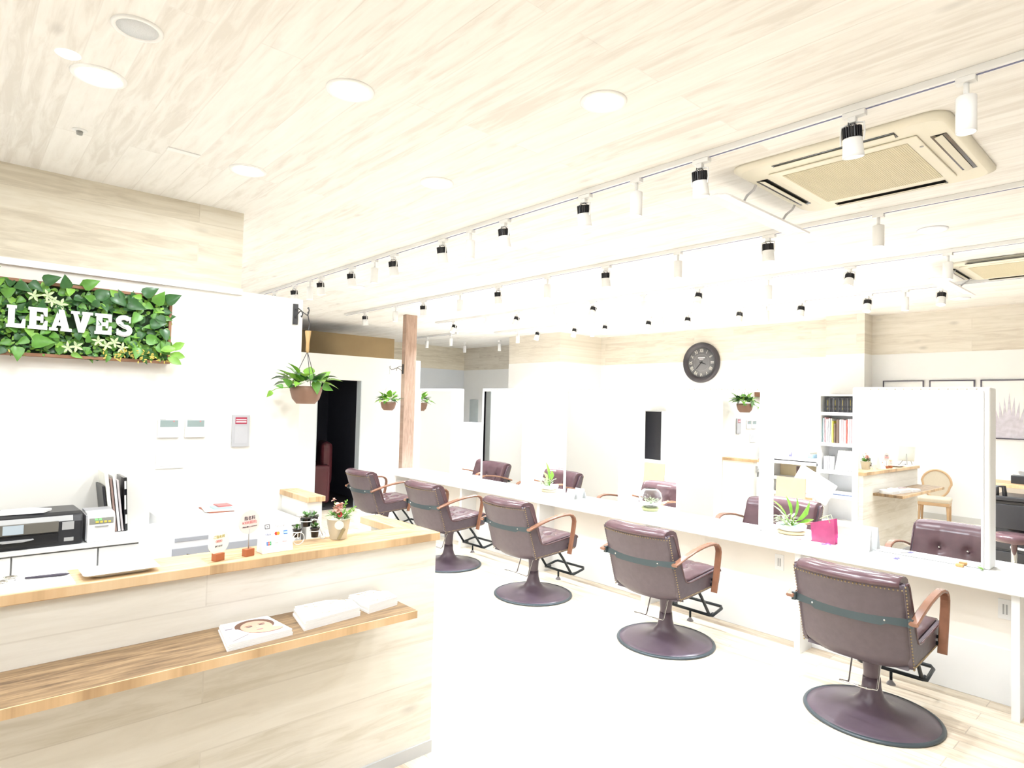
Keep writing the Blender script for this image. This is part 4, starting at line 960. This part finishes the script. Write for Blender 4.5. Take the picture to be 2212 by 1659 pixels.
for x, y in ((-2.2, 2.4), (-2.4, 3.5), (-2.3, 1.0)): downlight(x, y, .095, 'added unseen downlight brightening the side wall, out of view', 'unseen downlights added near the side wall', 17)  # added out of view so the side wall reads bright in the mirror
for x, y in ((1.0, 5.6), (1.3, 6.8), (1.8, 7.5)): downlight(x, y, .095, 'added unseen downlight brightening the space behind the cream wall', 'unseen downlights added behind the cream wall', 14)  # added out of sight to brighten the walls the mirrors reflect
t = thing('small_downlight', 'small round emergency light left of the leftmost downlight', 'downlight', (.261, 2.777, H)); B().lathe([(.001, -.006), (.03, -.006), (.04, 0)], seg=24).make('cover', mat('soft_glow', (1, .98, .9), .4, emit=1.5), t)
t = thing('ceiling_speaker', 'round white ceiling speaker grille in the top left corner', 'speaker', (.413, 2.409, H))
B().lathe([(.078, 0), (.078, -.006), (.066, -.008), (.062, -.003)], seg=40, caps=False).make('trim_ring', M_white, t)
B().lathe([(.001, -.004), (.063, -.004), (.063, -.001), (.001, -.001)], seg=32).make('grille', mat('speaker_mesh', (.66, .68, .70), .6, var=.2, scale=300), t)
t = thing('ceiling_sensor', 'small round sensor on the boards left of the ceiling sign plate', 'sensor', (.391, 3.541, H)); B().lathe([(.03, 0), (.03, -.004), (.018, -.006), (.001, -.006)], seg=24).make('flange', M_white, t); B().lathe([(.014, -.006), (.012, -.022), (.001, -.024)], seg=16).make('sensor_eye', mat('grey_sensor', (.3, .3, .28), .5), t)
tag(B().box(-.075, .075, -.02, .02, -.006, 0).make('ceiling_plate', M_white, None, .002), 'small white rectangular plate on the ceiling boards', 'plate').location = (.82, 3.466, H)
for x, y, l in ((3.229, 6.19, 'flat round ceiling vent above the hanging plants'), (4.83, 1.22, 'pale round ceiling vent between the two air conditioners'), (7.9, 1.74, 'round ceiling vent near the upper right wall')):
    tag(B().lathe([(.09, 0), (.09, -.006), (.075, -.012), (.06, -.008), (.001, -.010)], seg=36).make('ceiling_vent', mat('cool_white_vent', (.80, .82, .88), .5), None), l, 'vent', 'round ceiling vents').location = (x, y, H)

def aircon(x0, x1, y0, y1, lab):
    cx, cy = (x0+x1)/2, (y0+y1)/2; w = (x1-x0)/2
    t = thing('air_conditioner', lab, 'air conditioner', (cx, cy, H), 0, 'ivory ceiling cassette air conditioners')
    B().lathe([(.001, 0), (.001, 0)], seg=3).bm.free()
    b = B(); r0 = rrect(-w, w, -w, w, .08, 5); r1 = rrect(-w+.03, w-.03, -w+.03, w-.03, .07, 5)
    A_ = [b.v((x, y, 0)) for x, y in r0]; A2 = [b.v((x, y, -.012)) for x, y in r0]; A3 = [b.v((x, y, -.028)) for x, y in r1]; n = len(A_)
    for p, q_ in ((A_, A2), (A2, A3)):
        for k in range(n): b.f([p[k], p[(k+1) % n], q_[(k+1) % n], q_[k]], True)
    b.f(A3); b.f(A_[::-1]); b.make('panel', M_acbody, t)
    g = .30; B().box(-g-.03, g+.03, -g-.03, g+.03, -.036, -.0285).make('grille_frame', M_acbody, t, .004)
    gm = B(); gm.box(-g+.02, g-.02, -g+.02, g-.02, -.0385, -.0365)
    for k in range(60): yy = -g+.03+k*(2*g-.06)/59; gm.box(-g+.02, g-.02, yy-.0022, yy+.0022, -.0395, -.0385)
    gm.make('grille', M_grille, t)
    for k in range(4):
        fl_ = thing_part = B(); fl_.m = Matrix.Rotation(k*PI/2, 4, 'Z'); fl_.box(-.27, .27, .365, .425, -.030, -.0275)
        o_ = fl_.make('air_outlet', M_gloss, t)
        b = B(); b.m = Matrix.Rotation(k*PI/2, 4, 'Z') @ Matrix.Translation((0, .395, -.034)) @ Matrix.Rotation(.25, 4, 'X'); b.box(-.265, .265, -.016, .014, -.003, .0).make('louvre_flap', M_acbody, t)
    B().cyl((-.2, -.315, -.038), (-.2, -.315, -.0365), .008, 10).make('screw_cover', M_greym, t)
    # deflector wing hung from the side
    df = B(); df.m = Matrix.Translation((0, w+.03, 0))
    df.ribbon([(0, -.05, -.145), (0, -.02, -.128), (0, .04, -.118), (0, .09, -.13)], .95, .010, (1, 0, 0)).make('wind_deflector', mat('white_deflector', (.87, .87, .88), .35), t)
    for x in (-.22, .25): B().tube([(x, w-.03, -.012), (x, w-.01, -.05), (x+.005, w+.03, -.07), (x+.01, w+.06, -.11)], .007, 8).make('deflector_arm', mat('grey_white_arm', (.68, .68, .70), .4), t)
    return t
aircon(2.92, 3.87, .69, 1.64, 'nearest ivory ceiling cassette air conditioner, between the first two tracks')
aircon(6.0, 6.95-.15, .62, 1.42+.0, 'farther ivory ceiling air conditioner at the right edge')

# ================================================================== CLOCK WALL
ck = thing('wall_clock', 'big round dark rimmed wall clock on the far white wall', 'clock', (XW, 5.255, 2.46))
B().lathe([(.29, 0), (.312, -.01), (.315, -.045), (.30, -.07), (.275, -.075), (.245, -.055), (.240, -.03), (.235, -.03), (.232, -.02)], axis='X', seg=64, caps=False).make('rim', M_clockr, ck)
B().lathe([(.001, -.026), (.242, -.026), (.242, -.005), (.001, -.005)], axis='X', seg=48).make('dial', M_clockf, ck)
wd = [('XII', .046), ('I', .014), ('II', .022), ('III', .034), ('IIII', .036), ('V', .026), ('VI', .03), ('VII', .036), ('VIII', .042), ('IX', .03), ('X', .022), ('XI', .026)]
M_num = mat('cream_numerals', (.80, .80, .74), .6)
for k, (nm, w_) in enumerate(wd):
    a = 2*PI*k/12
    o = text('numeral', nm, .062, M_num, ck, (-.0275, -.185*math.sin(a), .185*math.cos(a)), (0, 0, 0), .0006)
    o.matrix_local = Matrix.Translation((-.0275, -.185*math.sin(a), .185*math.cos(a))) @ Matrix(((0, 0, -1, 0), (-1, 0, 0, 0), (0, 1, 0, 0), (0, 0, 0, 1))) @ Matrix.Rotation(-a, 4, 'Z') @ Matrix.Diagonal((.85, 1.25, 1, 1))
b = B()
for k in range(60): a = 2*PI*k/60; b.box(-.0285, -.0265, -.13*math.sin(a)-.0015, -.13*math.sin(a)+.0015, .13*math.cos(a)-.0015, .13*math.cos(a)+.0015)
b.box(-.0285, -.0265, -.06, .06, .068, .082).box(-.0285, -.0265, -.035, .035, .048, .056).make('dial_print', mat('pale_grey_print', (.6, .6, .62), .6), ck)
def hand(L_, w_, a, name):
    b = B(); b.m = Matrix.Translation((-.034, 0, 0)) @ Matrix.Rotation(a, 4, 'X'); b.prism([(-w_, -.03), (w_, -.03), (w_*.6, L_*.8), (0, L_), (-w_*.6, L_*.8)], -.001, .001, 'YZ'); b.make(name, M_black, ck)
hand(.15, .006, math.radians(222), 'minute_hand'); hand(.10, .007, math.radians(109), 'hour_hand')
B().lathe([(.001, -.036), (.012, -.036), (.012, -.026)], axis='X', seg=16).make('hub', M_black, ck)
# glass cabinet
gc = thing('glass_cabinet', 'narrow black glass wall cabinet between the middle mirror and clock mirror', 'cabinet', (XW, 6.05, 1.29))
B().box(-.13, 0, -.155, .165, -.40, .40).make('carcass', mat('pale_blue_white', (.78, .84, .88), .4), gc, .004)
B().box(-.138, -.131, -.15, .16, -.395, .395).make('glass_door', M_gloss, gc, .002)
B().box(-.14, -.130, -.155, .165, .385, .40).make('top_edge', M_steel, gc)
# picture frames
pz0, pz1 = 1.49, 2.15
for y1, y0, lab, k in ((2.712, 2.271, 'leftmost of three thin framed pictures on the far right wall', 0), (2.214, 1.769, 'middle one of three thin framed pictures on the far right wall', 1), (1.717, 1.20, 'thin framed picture of pointed grey leaves, right of the largest mirror', 2)):
    t = thing('picture_frame', lab, 'picture', (XW, (y0+y1)/2, (pz0+pz1)/2), 0, 'thin framed pictures on the far wall'); w_ = (y1-y0)/2; h_ = (pz1-pz0)/2
    b = B(); b.box(-.02, 0, -w_, -w_+.012, -h_, h_).box(-.02, 0, w_-.012, w_, -h_, h_).box(-.02, 0, -w_+.012, w_-.012, h_-.012, h_).box(-.02, 0, -w_+.012, w_-.012, -h_, -h_+.012).make('frame', mat('violet_black_frame', (.07, .06, .09), .4), t)
    B().box(-.010, 0, -w_+.012, w_-.012, -h_+.012, h_-.012).make('print_sheet', M_paper, t)
    b = B(); RR = random.Random(3+k)
    n = 11 if k == 2 else 7
    for q in range(n):
        u = -1+2*q/(n-1); hgt = (.50-.24*abs(u))*(1 if k == 2 else .45); xb = u*w_*.5; xt = u*w_*.85
        b.prism([(xb-.016, -h_+.014), (xb+.016, -h_+.014), ((xb+xt)/2+.022, -h_+.014+hgt*.5), (xt, -h_+.014+hgt), ((xb+xt)/2-.018, -h_+.014+hgt*.5)], -.0115-.0002*q, -.0105, 'YZ')
    b.make('printed_leaves', mat('grey_violet_print', (.60, .58, .66), .6, var=.35, scale=20), t)
# wooden wall counter at right with tissue box
wc = thing('wall_desk', 'narrow wooden wall desk under the leaf picture at the right edge', 'desk', (8.4, 1.0, 0))
loc(B(), wc).box(8.15, 8.66, -.4, 2.5, 1.005, 1.04).make('desk_top', M_oakY, wc, .003)
for y in (-.38, 2.47): loc(B(), wc).box(8.2, 8.64, y, y+.025, 0, 1.005).make('side_support', M_white, wc)
tb_ = thing('tissue_box', 'black tissue box on the wooden wall desk', 'tissue box', (8.38, 1.33, 1.04)); B().box(-.06, .06, -.12, .06, 0, .085).make('box', M_black, tb_, .004)
b = B()
for k in range(7): a = k*.9; b.leaf((.0, -.03, .083), (.3*math.cos(a), .5*math.sin(a), .9), (1, 0, .2), .06, .04, .3, 'round')
b.make('tissue', M_paper, tb_)
# black trolley and stool
tw = thing('salon_trolley', 'black equipment trolley under the wall desk at the right edge', 'trolley', (7.1, .95, 0))
B().box(-.18, .18, -.36, .33, .12, .86).make('carcass', M_gloss, tw, .01)
for k, z in enumerate((.14, .29, .44, .62)): B().box(-.195, -.181, -.34, .31, z, z+(.13 if k < 3 else .21)).make('drawer', M_black, tw, .006)
B().box(-.19, .19, -.37, .34, .86, .90).make('top_tray', M_black, tw, .01)
for x in (-.15, .15):
    for y in (-.32, .29): B().lathe([(.001, -.012), (.05, -.012), (.055, 0), (.05, .012), (.001, .012)], (x, y, .056), 16, 'X').cyl((x, y, .06), (x, y, .12), .012, 8).make('caster', M_gloss, tw)
B().tube([(-.15, .31, .88), (-.15, .31, .98), (-.15, .26, .98), (-.15, .25, .88)], .018, 8).make('handle', M_black, tw)
B().tube([(-.21, -.30, .50), (-.24, -.1, .49), (-.24, .05, .46), (-.23, .2, .47)], .010, 8).make('cord', M_creamc, tw)
st_ = thing('stool', 'round stool with brown cushion in front of the black trolley', 'stool', (6.6, 1.08, 0))
B().lathe([(.001, .56), (.13, .56), (.15, .575), (.152, .605), (.13, .625), (.001, .632)], seg=32).make('seat', M_leather_hi, st_); B().cyl((0, 0, .08), (0, 0, .56), .022, 14).make('column', M_chrome, st_)
for k in range(5):
    a = 2*PI*k/5; B().tube([(0, 0, .1), (.12*math.cos(a), .12*math.sin(a), .09), (.22*math.cos(a), .22*math.sin(a), .05)], .014, 8).make('leg', M_gloss, st_)
    B().lathe([(.001, -.010), (.024, -.010), (.024, .010), (.001, .010)], (.22*math.cos(a), .22*math.sin(a), .024), 14, 'X').make('caster', M_gloss, st_)
# bookshelf
bs_ = thing('bookshelf', 'tall white bookshelf of books and discs seen left of the largest mirror', 'bookshelf', (8.24, 2.9, 0))
for y in (3.24, 2.50): loc(B(), bs_).box(8.10, 8.39, y, y+.03, 0, 1.96).make('side_board', M_white, bs_)
loc(B(), bs_).box(8.37, 8.389, 2.53, 3.24, 0, 1.96).make('back_board', mat('grey_white_back', (.70, .71, .74), .6), bs_)
for z in (.04, .36, .685, .98, 1.32, 1.70, 1.94): loc(B(), bs_).box(8.10, 8.37, 2.53, 3.24, z, z+.04 if z < 1.9 else z+.02).make('shelf_board', M_white, bs_)
RR = random.Random(11)
def book(y, z, th, h, d, m, lab, grp, lean=0, cat='book', name='book'):
    o = tag(B().box(0, d, -th, 0, 0, h).make(name, m, None, .0012, 1), lab, cat, grp); o.location = (8.13, y, z+.141+abs(lean)*.035); o.rotation_euler = (lean, 0, 0); return o
mdisc = [mat('disc_case_a', (.015, .015, .02), .5), mat('disc_case_b', (.03, .03, .035), .5), mat('disc_case_c', (.06, .06, .065), .5)]
y = 3.19; k = 0
dgl = 'black disc cases on the top shelf of the bookshelf'
while y > 2.62:
    o = book(y, 1.60, .0145, .175, .13, mdisc[k % 3], 'slim black disc case in the close-packed top row of the bookshelf', dgl, cat='disc case', name='disc_case')
    B().box(-.0006, .0004, -.0085, -.0055, .03, .055).box(-.0006, .0004, -.0085, -.0055, .08, .15).make('spine_print', [mat('dim_print', (.12, .12, .13), .5), mat('dim_print', (.12, .12, .13), .5), M_yel][(k*7) % 5 % 3], o)
    y -= .0175; k += 1
mb = [mat('book_'+n, c, .5) for n, c in (('cyan', (.5, .72, .75)), ('rose', (.75, .35, .38)), ('white', (.86, .85, .84)), ('grey', (.45, .45, .47)), ('yellow', (.75, .68, .10)), ('brown', (.12, .08, .06)), ('pink', (.85, .55, .58)), ('red', (.7, .12, .10)))]
cn = ['cyan', 'rose', 'white', 'grey', 'yellow', 'dark brown', 'pink', 'red']
seq2 = [(0, .01, .30), (1, .012, .31), (2, .02, .29), (3, .016, .3), (2, .012, .30), (4, .012, .27), (5, .02, .24), (5, .03, .29), (2, .022, .29), (6, .014, .29), (2, .018, .28), (7, .008, .29), (2, .02, .30), (6, .015, .3), (2, .03, .29), (1, .02, .28), (2, .03, .3)]
y = 3.222
names = {}
for i, (c, th, h) in enumerate(seq2):
    book(y, 1.22, th, h, .2, mb[c], f'{ordn[min(i,9)]} book from the left, {cn[c]} spine, second shelf from the top' if i < 10 else f'{cn[c]} book, {ordn[min(9, len(seq2)-1-i)]} from the right end of the second shelf', 'books on the second shelf'); y -= th+.008
y = 3.21
for i in range(4): book(y, .88, .018, .17, .12, mb[(3, 2, 3, 2)[i]], f'{ordn[i]} short pale book from the left on the third shelf', 'short books on the third shelf'); y -= .024
y -= .035
for i in range(9): book(y, .88, .024, .25, .2, mb[2], f'{ordn[i]} white magazine leaning in the third shelf row', 'white magazines leaning on the third shelf', lean=.18); B().box(-.0008, .0004, -.022, -.002, .235, .248).make('pink_title', mb[6], bpy.context.scene.collection.objects[-1]); y -= .032
t = thing('laptop', 'closed white laptop lying on the fourth shelf of the bookshelf', 'laptop', (8.22, 2.95, .728)); B().box(-.12, .12, -.2, .18, 0, .012).make('base', mat('blue_grey_edge', (.12, .16, .28), .4), t); B().box(-.12, .12, -.2, .18, .0125, .03).make('lid', M_paper, t, .003)
# wall shelves with towels left of the bookshelf
ws = thing('wall_shelf_unit', 'white open shelf unit with beige backs left of the bookshelf', 'shelf unit', (8.4, 3.6, 0))
for z in (.64, .835, 1.045, 1.10): loc(B(), ws).box(8.2, 8.66, 3.30, 4.0, z, z+.022 if z < 1.04 else z+.04).make('shelf_board', M_white, ws)
for y in (3.975, 3.30): loc(B(), ws).box(8.2, 8.66, y, y+.025, 0, 1.10).make('side_board', M_white, ws)
loc(B(), ws).box(8.6, 8.62, 3.325, 3.975, .1, 1.10).make('back_board', M_beigew, ws)
tag(B().box(8.28, 8.5, 3.44, 3.66, 1.1405, 1.21).make('storage_box', mat('cream_box', (.72, .68, .55), .6), None, .004), 'cream storage box on top of the white shelf unit', 'box')
tag(B().box(8.24, 8.36, 3.38, 3.45, 1.1405, 1.19).make('small_case', mat('blue_grey_case', (.25, .4, .52), .4), None, .006), 'small blue grey case on top of the shelf unit, beside the bookshelf', 'case')
tag(B().cyl((8.3, 3.70, 1.14), (8.3, 3.70, 1.20), .02, 14).make('small_jar', mat('violet_jar', (.25, .24, .4), .3), None), 'small violet jar on top of the white shelf unit', 'jar')
tag(B().cyl((8.3, 3.60, .858), (8.3, 3.60, 1.02), .022, 14).make('bottle', mat('dark_brown_bottle', (.10, .05, .04), .3), None), 'dark brown bottle standing in the shelf unit cubby', 'bottle')
tag(B().box(8.26, 8.46, 3.34, 3.46, .8575, .90).make('folded_towel', mat('brown_towel', (.36, .28, .2), .9), None, .01), 'folded brown towel in the shelf unit cubby', 'towel')
# plywood chairs
def plychair(x, y, lab):
    t = thing('plywood_chair', lab, 'chair', (x, y, 0), PI, 'plywood backed chairs by the far wall')
    B().ribbon([(-.20, 0, .44), (-.225, 0, .55), (-.24, 0, .70), (-.25, 0, .84)], .34, .014).make('backrest', M_tan, t)
    B().ribbon([(-.19, 0, .43), (-.05, 0, .435), (.12, 0, .44), (.20, 0, .43)], .38, .05).make('seat', M_white, t)
    for sx in (-1, 1):
        for sy in (-1, 1): B().tube([(sx*.13, sy*.14, .42), (sx*.19, sy*.17, 0)], .010, 8).make('leg', M_chrome, t)
plychair(6.95, 5.07, 'plywood backed chair left of the fishbowl, beyond the island'); plychair(6.95, 3.20, 'plywood backed chair behind the planter blades, beyond the island')
# white desks beyond the island
def side_desk(x, y, lab):
    t = thing('side_desk', lab, 'desk', (x, y, 0), 0, 'white side desks near the clock wall')
    B().box(-.2, .3, -.3, .3, .56, .62).make('desk_top', M_white, t, .004); B().box(-.18, -.16, -.29, -.26, 0, .56).box(-.18, -.16, .26, .29, 0, .56).box(.26, .28, -.29, -.26, 0, .56).box(.26, .28, .26, .29, 0, .56).make('leg', M_white, t)
    B().box(.2, .24, -.28, .28, .62, .80).make('riser', M_white, t); B().box(.196, .2, -.1, -.05, .70, .73).box(.196, .2, .0, .05, .70, .73).make('socket', M_greym, t)
side_desk(7.5, 4.83, 'white side desk behind the fishbowl')
mn = thing('tilted_screen', 'white tilted tablet screen behind the planter blades', 'screen', (7.35, 3.0, 0), 0)
B().box(-.09, .09, -.12, .12, 0, .02).cyl((0, 0, .02), (0, 0, .68), .02, 12).make('stand', M_white, mn); b = B(); b.m = Matrix.Translation((-.02, 0, .77)) @ Matrix.Rotation(.5, 4, 'X'); b.box(-.02, .02, -.22, .22, -.13, .13).make('screen_shell', M_white, mn, .01)
# back room cabinet, panel
tag(B().box(6.6, 7.15, 8.66, 9.1, 0, 1.39).make('refrigerator', M_white, None, .01), 'white fridge-like cabinet between the two farthest mirrors', 'cabinet')
tag(B().box(XW-.02, XW, 10.80, 11.08, .7, 1.82).make('wall_panel', mat('grey_green_panel', (.50, .55, .55), .6), None), 'pale grey green panel on the grey back room wall', 'panel')
wd_ = thing('wall_dispenser', 'small dark and silver dispenser behind the farthest mirror edge', 'dispenser', (6.38, 8.43, 1.16))
B().box(5.16-6.38+.9, .1, -.02, .06, -1.02, -.98).bm.free()
B().box(-.06, .08, 0, .05, .04, .12).make('black_cap', M_black, wd_); B().box(-.06, .08, 0, .05, -.12, .038).make('silver_body', M_steel, wd_, .006); B().cyl((0, .03, -.12), (0, .03, -1.16), .02, 12).make('post', M_steel, wd_)
# closet doors on the wall block
for k, (y0, y1) in enumerate(((7.92, 8.33), (7.49, 7.915))): struct(f'door_{k+1}', B().box(7.585, 7.6, y0+.003, y1-.003, .05, 2.08), M_white)
# ================================================================== DARK ROOM CONTENT
ac = thing('armchair', 'maroon leather armchair inside the dark doorway', 'armchair', (4.02, 9.15, .012), -1.9)
B().box(-.30, .30, -.30, .28, .06, .42).make('seat', M_maroon, ac, .06, 4); B().box(-.30, .30, .18, .36, .30, .95).make('backrest', M_maroon, ac, .08, 4)
B().box(-.42, -.27, -.30, .32, .06, .62).make('armrest', M_maroon, ac, .05, 4); B().box(.27, .42, -.30, .32, .06, .62).make('armrest', M_maroon, ac, .05, 4)
B().box(-.36, -.32, -.26, -.22, 0, .06).box(.32, .36, -.26, -.22, 0, .06).box(-.36, -.32, .22, .26, 0, .06).box(.32, .36, .22, .26, 0, .06).make('foot', M_black, ac)
wsb = thing('standby_device', 'small dark device with a red standby light inside the dark room', 'device', (4.0, 10.29, 1.1))
B().box(-.25, .1, -.08, .01, -.03, .0).make('shelf_bracket', M_greym, wsb); B().box(-.2, -.1, -.07, 0, .0, .05).make('housing', M_black, wsb); B().ball((-.15, -.075, .02), .012, 8, 6).make('standby_light', mat('red_led', (1, .03, .02), .4, emit=3), wsb)
# ================================================================== LEFT OF THE DESK (seen in the largest mirror)
lc = thing('armchair_oval_back', 'beige oval-backed chair with carved wood frame, seen only in the mirror', 'chair', (-2.26, 2.74, 0), -.15)
b = B()
def ovl(k, n=28, rx=.23, rz=.25): a = 2*PI*k/n; return (rx*math.cos(a)*(1 if math.sin(a) > 0 else .9), .72+rz*math.sin(a))
b.tube([(-.22-.12*(ovl(k)[1]-.5), ovl(k)[0], ovl(k)[1]) for k in range(28)], .022, 8, closed=True).make('back_frame', M_ltwood, lc)
b = B(); ctr = b.v((-.235, 0, .72)); ri = [b.v((-.22-.12*(ovl(k)[1]-.5)+.012, ovl(k)[0]*.95, ovl(k)[1]*.95+.72*.05)) for k in range(28)]; c2 = b.v((-.27, 0, .72))
for k in range(28): b.f([ctr, ri[k], ri[(k+1) % 28]]); b.f([c2, ri[(k+1) % 28], ri[k]])
b.make('back_cushion', M_linen, lc)
B().box(-.24, .24, -.25, .25, .40, .50).make('seat_cushion', M_linen, lc, .04, 4); B().box(-.23, .24, -.24, .24, .36, .42).make('seat_rail', M_ltwood, lc, .01)
for sx in (-1, 1):
    for sy in (-1, 1): B().tube([(sx*.20, sy*.21, .38), (sx*.205, sy*.215, .25), (sx*.22, sy*.22, 0)], [.026, .022, .013], 10).make('leg', M_ltwood, lc)
for sy in (-1, 1): B().tube([(-.21, sy*.10, .42), (-.22, sy*.11, .52)], .018, 8).make('back_post', M_ltwood, lc)
lc.scale = (.82, .82, .82)
tbx = thing('tablet_stand', 'tablet on a tilted stand at the left end of the counter', 'tablet', (-.01, 2.48, Z+.003), -.4)
b = B(); b.m = Matrix.Translation((0, 0, .14)) @ Matrix.Rotation(.5, 4, 'Y'); b.box(-.006, .006, -.09, .09, -.11, .11).make('tablet', M_paper, tbx, .004)
b = B(); b.m = Matrix.Translation((0, 0, .14)) @ Matrix.Rotation(.5, 4, 'Y'); b.box(.0062, .008, -.08, .08, -.1, .1).make('screen', mat('pale_screen', (.8, .84, .8), .2), tbx)
B().tube([(-.07, -.07, .0), (.0, -.02, .14), (-.07, .06, .0)], .004, 8).make('easel_leg', M_steel, tbx); B().tube([(.07, 0, 0), (0, 0, .14)], .004, 8).make('easel_leg', M_steel, tbx)

for o in list(COL.objects):
    if o.parent is None and 'category' in o and o.name.split('.')[0] in ('plywood_chair', 'side_desk', 'tilted_screen', 'salon_trolley', 'stool', 'armchair', 'standby_device', 'armchair_oval_back', 'tablet_stand'): fit(o)
for o in FIT:
    o.location = o.location*K; o.scale = o.scale*K
